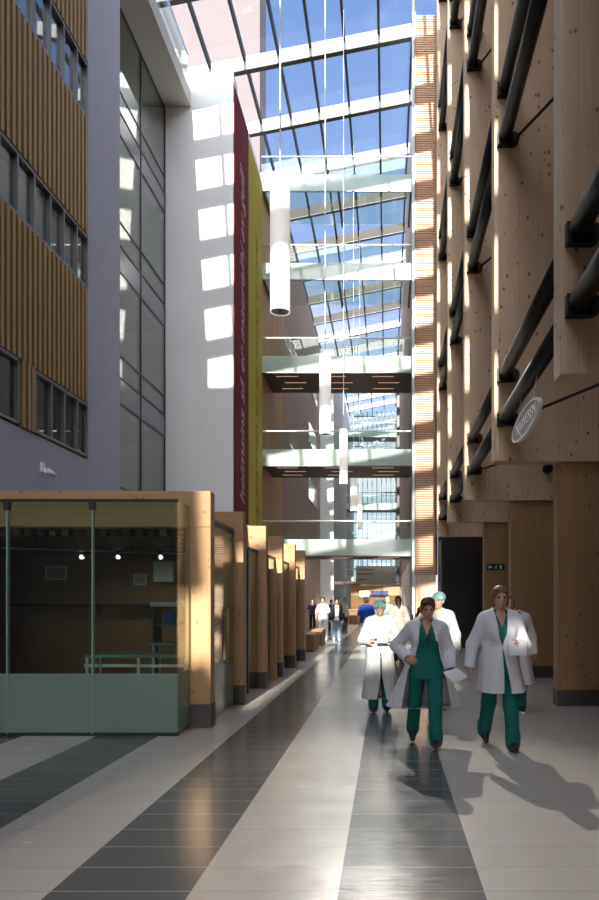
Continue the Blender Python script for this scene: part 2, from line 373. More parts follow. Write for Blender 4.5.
for x0, x1 in zip(xs[:-1], xs[1:]):
    for y0, y1 in zip(ys[:-1], ys[1:]):
        cx_, cy_ = (x0+x1)/2, (y0+y1)/2
        if any(h[0] < cx_ < h[1] and h[2] < cy_ < h[3] for h in holes) or cy_ > RY0: continue
        rf.add([(x0, y0, RZ(x0)+.5), (x1, y0, RZ(x1)+.5), (x1, y1, RZ(x1)+.5), (x0, y1, RZ(x0)+.5)], [(0, 1, 2, 3)])
        rf.add([(x0, y0, RZ(x0)+.6), (x1, y0, RZ(x1)+.6), (x1, y1, RZ(x1)+.6), (x0, y1, RZ(x0)+.6)], [(0, 1, 2, 3)])
struct(rf, 'ceiling_sun_mask', M_SOFFIT)  # added solid roof, open only where sun patches are wanted
# ---- glass roof
XR0, XR1 = -9.6, 1.55
roof = sgroup('ceiling', (0, 0, 24))
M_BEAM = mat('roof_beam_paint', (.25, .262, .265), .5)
MBq = MB().add([(XR0, RY0, RZ(XR0)+.66), (XR1, RY0, RZ(XR1)+.66), (XR1, 94, RZ(XR1)+.66), (XR0, 94, RZ(XR0)+.66)], [(0, 1, 2, 3)])
struct(MBq, 'glazing', G_ROOF, roof)
for i in range(-11, 21):
    y = 6.77+BAY*i
    if y < RY0: continue
    q = MB().prism([(XR0, y, RZ(XR0)), (XR1, y, RZ(XR1)), (XR1, y, RZ(XR1)+.62), (XR0, y, RZ(XR0)+.62)], (0, .16, 0)).build('roof_beam', mat('shaded_beam', (.016, .012, .010), .6) if i in (9, 10, 12, 13, 15) else M_BEAM, roof)  # some far beams get a dark colour in place of shade
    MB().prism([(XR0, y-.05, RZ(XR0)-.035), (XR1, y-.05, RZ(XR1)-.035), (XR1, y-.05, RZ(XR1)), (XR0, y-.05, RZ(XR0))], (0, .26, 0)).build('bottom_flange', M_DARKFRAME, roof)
for x in (-9.35, -7.84, -6.3, -4.82, -3.4, -1.9, -.37, 1.13):
    MB().box(x-.055, x+.055, RY0, 94, RZ(x)+.40, RZ(x)+.68).build('glazing_bar', M_DARKFRAME, roof)
# ---- right timber fins -------------------------------------------------
FY = [6.77+BAY*i for i in range(5)]
order = ['nearest', 'second', 'third', 'fourth', 'fifth and farthest']
for i, y in enumerate(FY):
    t_ = thing('timber_fin', '%s of the tall spruce fins along the right wall, counted from the camera' % order[i], 'timber fin', (2.6, y, 0), 'spruce fins along the right wall')
    B(1.63, 3.99, y, y+.28, 3.74, 24.6).build('upper_panel', M_WPL, t_, bevel=.012)
    if i < 4:
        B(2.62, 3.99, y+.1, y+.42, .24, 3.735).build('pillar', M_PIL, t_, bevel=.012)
        B(2.62, 3.99, y+.09, y+.43, 0, .24).build('plinth', M_PLINTH, t_)
# black tubes running from fin to fin in pairs
lev = [(4.39, 'lower', 'lowest'), (5.06, 'upper', 'lowest'), (8.63, 'lower', 'second'), (9.38, 'upper', 'second'), (12.87, 'lower', 'third'), (13.6, 'upper', 'third'), (17.1, 'lower', 'fourth'), (17.85, 'upper', 'fourth'), (21.3, 'lower', 'topmost'), (22.0, 'upper', 'topmost')]
for z, a, b in lev:
    t_ = thing('steel_tube', '%s black steel tube of the %s pair running along the right timber fins' % (a, b), 'steel tube', (1.78, 4.9, z), 'black steel tubes on the timber fins')
    ends = [4.9]+FY
    for y0, y1 in zip(ends[:-1], ends[1:]):
        MB().tube((1.78, y0+(.29 if y0 > 5 else .01), z), (1.78, y1-.02, z), .098, n=18).build('tube', M_BLACK, t_, True)
        q = MB().box(1.67, 1.90, y1-.10, y1-.005, z-.13, z+.07).tube((1.90, y1-.10, z-.03), (1.90, y1-.005, z-.03), .10, n=16); q.build('bracket', M_BLACK, t_)
        if a == 'lower' and y0 > 5:
            MB().tube((1.95, y1-.08, z-.02), (3.6, y0+.34, z-.02), .022, n=8).build('brace_rod', M_BLACK, t_)
            MB().tube((3.36, y1-.14, z), (3.36, y1-.001, z), .10, n=14).build('wall_anchor', M_BLACK, t_)
# louvred column at the end of the fins
lv = thing('louvre_panel', 'tall column clad in thin horizontal wood louvres beside the footbridges', 'louvre panel', (1.42, 26.6, 0))
q = MB(); z = 2.62
while z < 23.2: q.box(1.06, 1.80, 26.55, 26.62, z, z+.05); z += .085
q.build('louvres', M_LOUV, lv)
B(1.06, 1.80, 26.63, 26.9, 2.6, 23.3).build('backing', mat('louvre_backing', (.20, .12, .07), .7), lv)
B(1.03, 1.05, 26.5, 26.9, 2.6, 23.3).build('edge_trim', M_FRAME, lv); B(1.81, 1.86, 26.5, 26.9, 2.6, 23.3).build('edge_trim', M_DARKFRAME, lv)
B(1.06, 1.80, 26.6, 26.9, 0, 2.6).build('base_panel', wood('spruce_pale', (.66, .47, .32), 'Z'), lv)
# exit sign
g = FY[3]; ex = thing('exit_sign', 'small dark green running man emergency exit sign on a right timber pillar', 'sign', (2.92, g+.08, 2.46))
B(2.68, 3.16, g+.06, g+.09, 2.46, 2.62).build('board', mat('exit_green', (.004, .035, .028), .4), ex)
ms = mat('exit_white', (.75, .85, .78), .4)
q = MB().prism([(2.71, g+.058, 2.54), (2.77, g+.058, 2.60), (2.77, g+.058, 2.56), (2.83, g+.058, 2.56), (2.83, g+.058, 2.52), (2.77, g+.058, 2.52), (2.77, g+.058, 2.48)], (0, -.004, 0)); q.build('arrow', ms, ex)
q = MB().tube((2.95, g+.056, 2.593), (2.95, g+.052, 2.593), .012, n=10).tube((2.94, g+.055, 2.575), (2.925, g+.055, 2.53), .011, n=8).tube((2.925, g+.055, 2.53), (2.955, g+.055, 2.485), .008, n=8).tube((2.925, g+.055, 2.53), (2.89, g+.055, 2.495), .008, n=8).tube((2.94, g+.055, 2.57), (2.90, g+.055, 2.55), .006, n=8).tube((2.94, g+.055, 2.57), (2.975, g+.055, 2.55), .006, n=8); q.build('running_figure', ms, ex)
B(3.03, 3.09, g+.053, g+.058, 2.485, 2.60).build('doorway_mark', ms, ex)
# oval shop sign hung from a tube
sx, sy, sz = 1.74, 9.05, 3.865
sg = thing('oval_sign', 'grey oval shop sign with a pale rim hung under a black tube', 'sign', (sx, sy, sz-.33))
def oval(a, b, n=48): return [(0, a*math.cos(2*pi*i/n), b*math.sin(2*pi*i/n)) for i in range(n)]
def at_sign(pts, dx): return [(sx+dx, sy+p[1], sz+p[2]-.08*p[1]*0) for p in pts]
MB().prism(at_sign(oval(.86, .165), -.012), (.03, 0, 0)).build('disc', mat('sign_grey_disc', (.16, .155, .16), .3), sg)
o_, i_ = at_sign(oval(.89, .18), -.02), at_sign(oval(.84, .15), -.02); q = MB(); n_ = 48
v_ = o_+i_+[(p[0]+.045, p[1], p[2]) for p in o_]+[(p[0]+.045, p[1], p[2]) for p in i_]; ff = []
for i in range(n_):
    j = (i+1) % n_; ff += [(i, j, n_+j, n_+i), (2*n_+i, 3*n_+i, 3*n_+j, 2*n_+j), (i, 2*n_+i, 2*n_+j, j), (n_+i, n_+j, 3*n_+j, 3*n_+i)]
q.add(v_, ff).build('rim', mat('sign_rim', (.80, .74, .68), .5), sg)
text_mesh('NARVESEN', 'lettering', mat('sign_letters', (.85, .82, .80), .5), sg, Matrix(((0, 0, -1, sx-.013), (-1, 0, 0, sy+.60), (0, 1, 0, sz-.055), (0, 0, 0, 1))), 1.25, .19)
MB().prism([(sx-.016, sy+.62, sz+.10), (sx-.016, sy+.58, sz+.11), (sx-.016, sy+.18, sz-.15), (sx-.016, sy+.22, sz-.16)], (.004, 0, 0)).build('stripe', mat('sign_letters', (.85, .82, .80), .5), sg)
for q in (-.5, .5): MB().tube((sx, sy+q, sz+.13), (1.78, sy+q, 4.282), .006, n=6).build('hanger', M_STEEL, sg)
# ------------------------------------------------------------------ footbridges
FB = [3.62, 7.49, 11.5, 15.5, 19.3]
nm = ['lowest', 'second lowest', 'middle', 'second highest', 'highest']
M_STRIP = mat('strip_light', (1, .7, .5), emit=(1.0, .55, .38), es=.45)
def bridge(y0, y1, x0, x1, z, label, near):
    t_ = thing('footbridge', label, 'footbridge', ((x0+x1)/2, (y0+y1)/2, z))
    if near and z > 14:
        B(x0, x1, y0+.08, y1, z+.14, z+.17).build('deck', G_CLEAR, t_)
        for q in (x0+.02, (x0+x1)/2, x1-.12): B(q, q+.1, y0+.08, y1, z+.0, z+.13).build('deck_beam', M_FRAME, t_)
    else: B(x0, x1, y0+.08, y1, z, z+.28).build('deck', M_BROWN, t_)
    B(x0, x1, y0, y0+.03, z-.02, z+.68).build('fascia', G_FASC, t_); (near and z > 14) or B(x0, x1, y1+.01, y1+.04, z-.02, z+.68).build('fascia', G_FASC, t_)
    B(x0, x1, y0-.01, y0+.06, z-.05, z-.02).build('edge_profile', M_FRAME, t_)
    B(x0, x1, y0+.01, y0+.025, z+.69, z+1.42).build('balustrade_glass', G_CLEAR, t_)
    MB().tube((x0, y0+.02, z+1.46), (x1, y0+.02, z+1.46), .035).build('handrail', M_WSTEEL, t_, True)
    if near and z < 14:
        for r in range(3):
            for c in range(3):
                xx = x0+.55+c*2.1+(.25 if r == 1 else 0); yy = y0+.6+r*.9
                B(xx, xx+.95, yy, yy+.06, z-.012, z-.001).build('strip_light', M_STRIP, t_)
    return t_
for z, n_ in zip(FB, nm): bridge(30.96, 34.06, XB, 1.1, z, '%s glass footbridge of the near stack crossing the hall' % n_, True)
for z, n_ in zip(FB, nm): bridge(77, 79.5, -4.3, 1.1, z, '%s glass footbridge of the far stack, seen behind the near ones' % n_, False)
# ------------------------------------------------------------------ pendant lamps
LN = ['nearest and largest', 'second', 'third', 'fourth', 'farthest']
M_LAMP = mat('lamp_fabric', (.88, .86, .83), .6, emit=(1, .93, .86), es=.35)
for i in range(5):
    y = 12.4+9.04*i; x = -1.84
    t_ = thing('pendant_lamp', '%s of the long white cylinder lamps hanging in a row' % LN[i], 'lamp', (x, y, 6.59), 'white cylinder pendant lamps')
    MB().tube((x, y, 6.59), (x, y, 8.92), .172, n=32, cap=False).build('lamp_shade', M_LAMP, t_, True)
    MB().tube((x, y, 6.60), (x, y, 6.64), .150, n=32).build('reflector', mat('lamp_reflector', (.35, .33, .30), .4), t_)
    MB().tube((x, y, 6.575), (x, y, 6.62), .06, n=16).build('bulb', mat('bulb_grey', (.2, .19, .18), .3), t_)
    light('lamp_light', 'SPOT', (x, y, 6.56), (0, 0, -1), 260 if i > 1 else 40, (1, .92, .82), spot_size=math.radians(150), spot_blend=.6, shadow_soft_size=.1)
    MB().tube((x, y, 8.92), (x, y, RZ(x)+.64), .014, n=6).build('cable', M_WSTEEL, t_)
    MB().tube((x, y, 8.90), (x, y, 8.93), .171, n=32).build('top_cap', M_LAMP, t_)
# ------------------------------------------------------------------ banners
def banner(name, y0, y1, m, label, body, tm, z0, z1, ln, yb, size, shear):
    t_ = thing(name, label, 'banner', (XB+.04, (y0+y1)/2, 4.2))
    B(XB+.02, XB+.05, y0, y1, 4.2, 19.75 if y0 < 27 else 19.5).build('cloth', m, t_)
    Mx = Matrix(((0, 0, 1, XB+.052), (0, -1, 0, yb), (1, 0, 0, z0), (0, 0, 0, 1)))
    text_mesh(body, 'lettering', tm, t_, Mx, z1-z0, size, shear)
banner('banner', 25.3, 27.82, fabric('burgundy_cloth', (.15, .017, .028)), 'tall burgundy banner with pale slanted lettering on the left wall', 'heimsins s\u00e5 er mauralhi av gull', mat('pale_lettering', (.45, .35, .32), .7), 5.2, 17.6, 0, 26.95, 1.0, .35)
banner('banner', 27.86, 30.9, fabric('mustard_cloth', (.40, .32, .05)), 'tall mustard yellow banner with dark lettering beside the burgundy banner', 'og mannen er en munn av ord', mat('dark_lettering', (.13, .10, .015), .7), 4.6, 16.5, 0, 29.9, 1.0, .35)
# ------------------------------------------------------------------ tower block outside the roof
tw = thing('tower_block', 'pale pink tower block seen through the roof glass at top left', 'building', (-18, 60, 27))
B(-32, -10.6, 60, 63, 25, 75).build('wall', plaster('pale_pink_render', (.135, .114, .118)), tw)
# ------------------------------------------------------------------ left glass shop and timber portals
PY = [9.14+2.09*i for i in range(6)]
PN = ['first (nearest)', 'second', 'third', 'fourth', 'fifth', 'last (farthest)']
for i, y in enumerate(PY):
    t_ = thing('timber_portal', '%s of the row of spruce portal frames along the left side' % PN[i], 'timber portal', (-2.37, y, 0), 'spruce portal frames on the left')
    B(-2.56, -2.24, y, y+.22, .30, 2.55).build('post', M_WV, t_, bevel=.008)
    B(-2.57, -2.23, y-.005, y+.225, 0, .30).build('plinth', M_PLINTH, t_)
    B(-6.85, -2.24, y, y+.22, 2.552, 3.01).build('beam', M_WH, t_, bevel=.008)
    if i: B(-6.85, -6.4, y, y+.22, 0, 2.55).build('back_post', M_WV, t_)
# glass box
G0 = 8.60
gb = thing('glass_shop_front', 'greenish glass shop front with frosted lower band at the left', 'glass screen', (-4, G0, 0))
xe = [-6.6, -5.56, -4.54, -3.52, -2.50]
for x0, x1 in zip(xe[:-1], xe[1:]):
    B(x0+.012, x1-.012, G0, G0+.012, .75, 2.80).build('glass_pane', G_GREEN, gb)
    B(x0+.012, x1-.012, G0, G0+.012, .04, .745).build('frosted_pane', G_FROST, gb)
B(-2.512, -2.50, G0+.014, 9.13, .75, 2.80).build('glass_pane', G_GREEN, gb); B(-2.512, -2.50, G0+.014, 9.13, .04, .745).build('frosted_pane', G_FROST, gb)
for x in xe[:-1]:
    B(x-.007, x+.007, G0-.006, G0+.06, .02, 2.80).build('glass_fin', mat('glass_edge', (.35, .48, .42), .2, 0, .8), gb)
    MB().box(x-.035, x+.035, G0-.02, G0+.03, 2.70, 2.79).build('clamp', M_DARKFRAME, gb)
MB().box(-6.6, -2.495, G0-.005, G0+.03, 0, .035).box(-6.6, -2.495, G0-.01, G0+.05, 2.80, 2.83).build('rail', mat('teal_rail', (.03, .05, .055), .4, .3), gb)
B(-6.6, -2.50, G0+.05, 9.138, 2.80, 2.815).build('top_pane', G_GREEN, gb)
# glass infill between the portals
for i in range(5):
    y0, y1 = PY[i]+.225, PY[i+1]-.005
    t_ = thing('glass_screen', 'glass screen filling the bay between the %s and %s spruce portals' % (PN[i].split(' (')[0], PN[i+1].split(' (')[0]), 'glass screen', (-2.4, y0, 0), 'glass screens between the left portals')
    if i == 0:
        B(-2.41, -2.395, y0, y1, .75, 2.70).build('glass_pane', G_GREEN, t_); B(-2.41, -2.395, y0, y1, .02, .745).build('frosted_pane', G_FROST, t_)
        B(-2.42, -2.385, y0, y1, 2.70, 2.74).build('rail', M_FRAME, t_)
        MB().tube((-2.36, y0+1.3, .7), (-2.36, y0+1.3, 1.5), .018, n=10).tube((-2.41, y0+1.3, .78), (-2.36, y0+1.3, .78), .012, n=8).tube((-2.41, y0+1.3, 1.42), (-2.36, y0+1.3, 1.42), .012, n=8).build('pull_handle', mat('gold_handle', (.6, .5, .25), .3, .9), t_)
    else:
        for q0, q1 in (((y0, 14.74), (14.86, y1)) if i == 2 else ((y0, y1),)): B(-2.41, -2.395, q0, q1, .02, 2.54).build('glass_pane', G_GREEN, t_)
        B(-2.42, -2.38, y0+.9, y0+.96, .02, 2.54).build('mullion', M_DARKFRAME, t_)
    B(-2.43, -2.38, y0, y1, 2.50 if i else 2.66, 2.55 if i else 2.70).build('head_rail', M_DARKFRAME, t_)
solo(B(-2.60, -2.27, 14.75, 14.85, 0, 2.28), 'door_post', M_WV, 'short spruce post standing between the third and fourth left portals', 'post', (-2.43, 14.8, 0))
# interior of the shop
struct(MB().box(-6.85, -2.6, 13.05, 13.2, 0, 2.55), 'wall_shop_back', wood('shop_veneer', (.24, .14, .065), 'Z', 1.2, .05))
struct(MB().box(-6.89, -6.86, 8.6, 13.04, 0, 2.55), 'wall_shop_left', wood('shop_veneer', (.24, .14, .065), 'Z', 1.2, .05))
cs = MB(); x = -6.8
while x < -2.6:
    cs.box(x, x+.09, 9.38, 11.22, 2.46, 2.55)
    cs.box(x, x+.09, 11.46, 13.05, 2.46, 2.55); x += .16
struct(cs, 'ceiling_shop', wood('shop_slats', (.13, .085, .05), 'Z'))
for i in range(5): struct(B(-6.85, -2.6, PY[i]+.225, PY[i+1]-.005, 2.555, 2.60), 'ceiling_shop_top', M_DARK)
for i in range(1, 5): struct(B(-6.85, -2.58, PY[i]+.24, PY[i+1]-.01, 3.012, 3.04), 'ceiling_roof_panel' if i == 1 else 'ceiling_roof_panel', M_FRAME)
for i, (x, y, l) in enumerate(((-5.0, 12.0, 'left'), (-4.45, 12.3, 'right'))):
    pass
def frame_panel(name, x0, x1, z0, z1, y, label, cat, mface, mfr, group=None):
    t_ = thing(name, label, cat, ((x0+x1)/2, y, z0), group)
    MB().box(x0, x1, y-.03, y, z0, z0+.025).box(x0, x1, y-.03, y, z1-.025, z1).box(x0, x0+.025, y-.03, y, z0+.025, z1-.025).box(x1-.025, x1, y-.03, y, z0+.025, z1-.025).build('frame', mfr, t_)
    q = MB().box(x0+.025, x1-.025, y-.012, y-.002, z0+.025, z1-.025)
    z = z0+.04
    while z < z1-.04: q.box(x0+.025, x1-.025, y-.022, y-.012, z, z+.008); z += .022
    q.build('grille', mface, t_)
yb = 13.04; k = yb/720
M_GR = mat('vent_grey', (.25, .25, .24), .5); M_VF = mat('vent_frame', (.55, .53, .48), .5)
frame_panel('vent_grille', (46-387)*k, (67-387)*k, 1.6+(602-580)*k, 1.6+(602-566)*k, yb, 'grey vent grille on the dark wood back wall of the glass shop, left one', 'vent', M_GR, M_VF)
frame_panel('vent_grille', (134-387)*k, (147-387)*k, 1.6+(602-585)*k, 1.6+(602-574)*k, yb, 'grey vent grille on the dark wood back wall of the glass shop, right one', 'vent', M_GR, M_VF)
pn = thing('pale_cabinet', 'pale wall cabinet at the right end of the glass shop back wall', 'cabinet', (-4.0, yb, 1.9))
B((157-387)*k, (177-387)*k, yb-.2, yb-.005, 1.6+20*k, 1.6+40*k).build('body', mat('pale_laminate', (.5, .52, .47), .5), pn); B((158-387)*k, (176-387)*k, yb-.215, yb-.2, 1.61+20*k, 1.59+40*k).build('door', mat('pale_laminate', (.5, .52, .47), .5), pn)
for x_, y_, n_ in ((-5.05, 11.9, 'left'), (-4.45, 11.9, 'middle'), (-3.75, 11.9, 'right')):
    t_ = thing('spotlight', '%s ceiling spotlight of the three inside the glass shop' % n_, 'spotlight', (x_, y_, 2.35), 'spotlights in the glass shop')
    MB().tube((x_, y_, 2.46), (x_, y_, 2.40), .012, n=8).build('stem', M_FRAME, t_)
    hs_ = MB().tube((x_-.03, y_+.07, 2.42), (x_+.03, y_-.08, 2.35), .05, .055, n=16).build('housing', mat('blue_grey_housing', (.12, .16, .20), .4, .4), t_)
    light('spotlight_beam', 'SPOT', (x_+.036, y_-.10, 2.34), (.25, .9, -1.1), 11, (1, .93, .82), spot_size=math.radians(110), spot_blend=.8, shadow_soft_size=.03)
    MB().tube((x_+.031, y_-.082, 2.349), (x_+.033, y_-.086, 2.347), .022, n=12).build('lens', mat('spot_lens', (1, 1, 1), emit=(1, .95, .85), es=6), hs_)
solo(MB().tube((-6.0, 11.2, 2.44), (-3.1, 12.8, 2.44), .015, n=8), 'lighting_track', M_STEEL, 'thin pale lighting track under the glass shop ceiling', 'track', (-4.5, 12, 2.44))
sh = thing('wall_shelf', 'long dark shelf across the back wall of the glass shop', 'shelf', (-4.6, 12.9, 1.52))
B(-6.7, -3.95, 12.75, 13.04, 1.53, 1.57).build('board', M_DARKFRAME, sh)
for x in (-6.2, -5.2, -4.3): B(x, x+.03, 12.8, 13.04, 1.42, 1.53).build('bracket', M_FRAME, sh)
sh = thing('wall_shelf', 'short bright white shelf at the right end of the glass shop', 'shelf', (-3.3, 11.5, 1.5))
B(-3.72, -2.62, 11.3, 11.7, 1.53, 1.60).build('board', M_WSTEEL, sh); B(-3.70, -3.66, 11.3, 11.7, 0, 1.53).build('leg', M_FRAME, sh); B(-2.68, -2.64, 11.3, 11.7, 0, 1.53).build('leg', M_FRAME, sh)
solo(MB().tube((-3.46, 11.5, 1.27), (-3.46, 11.5, 1.45), .10, .11, n=20), 'paper_roll', mat('blue_wrap', (.10, .22, .55), .5), 'blue and white wrapped roll on the lower rack of the glass shop', 'roll', (-3.46, 11.5, 1.27))
solo(MB().box(-3.66, -2.68, 11.35, 11.65, 1.22, 1.262), 'rack_shelf', M_FRAME, 'thin grey rack board under the short white shelf in the glass shop', 'shelf', (-3.2, 11.5, 1.22))
# serving counter with white rail
ct = thing('serving_counter', 'long table with a green top and a white tubular frame in the glass shop', 'table', (-3.7, 10.3, 0))
MB().box(-4.18, -2.75, 9.95, 10.45, .83, .87).build('top', mat('green_top', (.20, .38, .30), .25), ct)
MB().box(-4.18, -2.75, 9.93, 9.96, .70, .74).build('rail', M_WSTEEL, ct)
for x in (-4.16, -3.45, -2.80): B(x, x+.035, 9.93, 9.965, 0, .83).build('leg', M_WSTEEL, ct)
for x in (-4.16, -2.80): B(x, x+.035, 10.40, 10.435, 0, .83).build('leg', M_WSTEEL, ct)
ct = thing('cafe_table', 'small green topped table standing behind the serving table in the glass shop', 'table', (-3.1, 11, 0))
B(-3.55, -2.7, 10.75, 11.15, .95, .99).build('top', mat('green_top', (.20, .38, .30), .25), ct)
for x in (-3.52, -2.77):
    for y in (10.78, 11.09): B(x, x+.035, y, y+.035, 0, .95).build('leg', M_WSTEEL, ct)
# cctv camera on the lilac wall
cc = thing('security_camera', 'small white security camera on the lilac wall above the glass shop', 'camera', (XW+.02, 14.4, 4.15))
B(XW+.001, XW+.04, 14.32, 14.48, 4.20, 4.38).build('mount', M_WSTEEL, cc)
MB().tube((XW+.04, 14.4, 4.26), (XW+.16, 14.4, 4.22), .03, n=10).build('arm', M_WSTEEL, cc)
MB().tube((XW+.12, 14.32, 4.22), (XW+.20, 14.52, 4.15), .055, n=16).build('housing', M_WSTEEL, cc, True)
# ------------------------------------------------------------------ far hall furniture
def bench(x0, x1, y0, y1, h, label):
    t_ = thing('wood_bench', label, 'bench', ((x0+x1)/2, y0, 0), 'wooden benches in the far hall')
    B(x0, x1, y0, y1, h-.06, h).build('seat', M_WH, t_); B(x0+.02, x0+.08, y0+.01, y1-.01, 0, h-.06).build('side_panel', M_WDK, t_); B(x1-.08, x1-.02, y0+.01, y1-.01, 0, h-.06).build('side_panel', M_WDK, t_)
    B(x0+.08, x1-.08, y1-.08, y1-.03, .05, h-.06).build('back_panel', M_WDK, t_); B(x0+.08, x1-.08, y0+.02, y0+.05, .05, h-.06).build('front_panel', M_WDK, t_)
bench(-2.62, -2.32, 23, 24.6, .58, 'wooden bench just past the last left portal, nearer one')
bench(-2.75, -2.35, 26.2, 27.8, .58, 'wooden bench past the last left portal, farther one')
rd = thing('reception_desk', 'long brown reception desk at the far end of the hall', 'desk', (-1, 52, 0))
B(-2.75, .6, 52, 52.8, 0, 1.0).build('front', M_WDK, rd); B(-2.8, .65, 51.9, 52.9, 1.0, 1.06).build('top', wood('desk_top', (.45, .28, .15), 'X'), rd)
struct(MB().box(-2.9, 1.1, 58, 58.3, 0, 2.95), 'wall_reception', wood('reception_wood', (.42, .26, .13), 'X', .5, .1))
struct(MB().box(-4.3, 1.1, 57.6, 58.6, 3.0, 3.25), 'ceiling_reception', M_BROWN)
for x in (-3.2, -1.6, 0): light('reception_fill', 'SPOT', (x, 56.8, 3.3), (0, -.2, -1), 220, (1, .9, .76), spot_size=math.radians(140), spot_blend=.7, shadow_soft_size=.1)  # added fill spots without fixtures, brightening the far hall
sgn = thing('lit_board', 'small bright lit board on the reception wall', 'sign', (-1.8, 57.9, 2.0))
B(-2.2, -1.45, 57.9, 57.98, 2.0, 2.5).build('face', mat('lit_cream', (1, .95, .8), emit=(1, .92, .72), es=1.4), sgn); MB().box(-2.23, -1.42, 57.92, 57.99, 1.97, 2.0).box(-2.23, -1.42, 57.92, 57.99, 2.5, 2.53).box(-2.23, -2.2, 57.92, 57.99, 2.0, 2.5).box(-1.45, -1.42, 57.92, 57.99, 2.0, 2.5).build('frame', M_FRAME, sgn)
sgn = thing('blue_board', 'dark blue board on the reception wall right of the lit board', 'sign', (-.6, 57.9, 2.1))
B(-1.3, .1, 57.9, 57.97, 2.1, 2.5).build('face', mat('navy', (.015, .03, .13), .5), sgn); MB().box(-1.33, .13, 57.92, 57.99, 2.07, 2.1).box(-1.33, .13, 57.92, 57.99, 2.5, 2.53).box(-1.33, -1.3, 57.92, 57.99, 2.1, 2.5).box(.1, .13, 57.92, 57.99, 2.1, 2.5).build('frame', M_FRAME, sgn)
hs = thing('hanging_sign', 'wide grey direction sign with lines of small print hung below the lowest footbridge', 'sign', (-.55, 36, 2.45))
bd = B(-1.56, .42, 36, 36.08, 2.5, 3.40).build('board', mat('sign_grey', (.40, .38, .36), .5), hs)
q = MB()
for z, l in ((3.22, .8), (3.0, .75), (2.72, .45)): q.box(-1.45, -1.45+l, 35.992, 36, z-.03, z+.03)
q.build('print_lines', mat('print_dark', (.16, .15, .14), .6), bd); q = MB().box(.28, .35, 35.992, 36, 2.98, 3.05).box(.28, .35, 35.992, 36, 3.2, 3.27).box(.28, .35, 35.992, 36, 2.7, 2.77); q.build('arrow_marks', mat('print_dark', (.16, .15, .14), .6), bd)
for x in (-1.3, .2): MB().tube((x, 36.04, 3.4), (x, 36.04, 3.9), .02, n=8).build('hanger', M_FRAME, hs)
struct(MB().box(-5.4, 1.12, 35.6, 36.6, 3.9, 4.15), 'ceiling_beam_far', M_BROWN)
#PEOPLE#
# ------------------------------------------------------------------ people: bodies and clothes grown as signed distance fields
V3 = lambda *a: np.array(a, float)
class Prim:
    """op: 'u' smooth union, 's' smooth subtract; fn(P) -> distance; lo, hi bounds"""
    def __init__(s, fn, lo, hi, k=.02, op='u'): s.fn, s.lo, s.hi, s.k, s.op = fn, np.array(lo), np.array(hi), k, op
def cone(a, b, r1, r2=None, k=.02, op='u'):
    a, b = V3(*a), V3(*b); r2 = r1 if r2 is None else r2; ba = b-a; L2 = max(ba @ ba, 1e-9)
    def fn(P):
        h = np.clip(((P-a) @ ba)/L2, 0, 1); return np.linalg.norm(P-a-h[..., None]*ba, axis=-1)-(r1+(r2-r1)*h)
    r = max(r1, r2); return Prim(fn, np.minimum(a, b)-r, np.maximum(a, b)+r, k, op)
def ell(c, r, k=.02, op='u', R=None):
    c, r = V3(*c), V3(*r)
    def fn(P):
        q = P-c
        if R is not None: q = q @ R
        k0 = np.linalg.norm(q/r, axis=-1); k1 = np.linalg.norm(q/(r*r), axis=-1); return k0*(k0-1)/np.maximum(k1, 1e-6)
    m = r if R is None else np.full(3, r.max()); return Prim(fn, c-m, c+m, k, op)
def skirt(z0, z1, c0, c1, r0, r1, folds=0, amp=.0, ph=0., k=.02):
    """elliptic cone from (c0, r0) at z0 down to (c1, r1) at z1, with soft folds towards the hem"""
    c0, c1, r0, r1 = V3(*c0), V3(*c1), V3(*r0), V3(*r1)
    def fn(P):
        t = np.clip((z0-P[..., 2])/(z0-z1), 0, 1)[..., None]; q = P[..., :2]-(c0+(c1-c0)*t); r = r0+(r1-r0)*t
        th = np.arctan2(q[..., 1], q[..., 0]); f = 1+amp*t[..., 0]*np.sin(folds*th+ph)+amp*.5*t[..., 0]*np.sin((folds*2-1)*th+1.3+ph)
        d = (np.linalg.norm(q/r, axis=-1)/f-1)*r.min(axis=-1)
        return np.maximum(d, np.maximum(P[..., 2]-z0, z1-P[..., 2]))
    m = np.maximum(r0, r1)*(1+1.6*amp); lo = np.minimum(c0, c1)-m; hi = np.maximum(c0, c1)+m
    return Prim(fn, (*lo, z1), (*hi, z0), k)
def field(prims, h, pad=.03, bounds=None):
    if bounds is None:
        us = [p for p in prims if p.op == 'u']; bounds = (np.min([p.lo for p in us], 0), np.max([p.hi for p in us], 0))
    lo, hi = bounds[0]-pad, bounds[1]+pad; n = np.ceil((hi-lo)/h).astype(int)+1
    Fd = np.full(n, .2, np.float32)
    for p in prims:
        m = p.k+3*h; a = np.clip(np.floor((p.lo-m-lo)/h).astype(int), 0, n); b = np.clip(np.ceil((p.hi+m-lo)/h).astype(int)+1, 0, n)
        if np.any(b <= a): continue
        ax = [lo[i]+h*np.arange(a[i], b[i]) for i in range(3)]; P = np.stack(np.meshgrid(*ax, indexing='ij'), -1)
        d = p.fn(P).astype(np.float32); S = (slice(a[0], b[0]), slice(a[1], b[1]), slice(a[2], b[2])); e_ = Fd[S]
        if p.op == 'u':
            hh = np.maximum(p.k-np.abs(e_-d), 0)/max(p.k, 1e-6); Fd[S] = np.minimum(e_, d)-hh*hh*p.k*.25
        else:
            hh = np.maximum(p.k-np.abs(e_+d), 0)/max(p.k, 1e-6); Fd[S] = np.maximum(e_, -d)+hh*hh*p.k*.25
    return Fd, lo, h
def coords(Fd, lo, h):
    return np.stack(np.meshgrid(*[lo[i]+h*np.arange(Fd.shape[i]) for i in range(3)], indexing='ij'), -1)
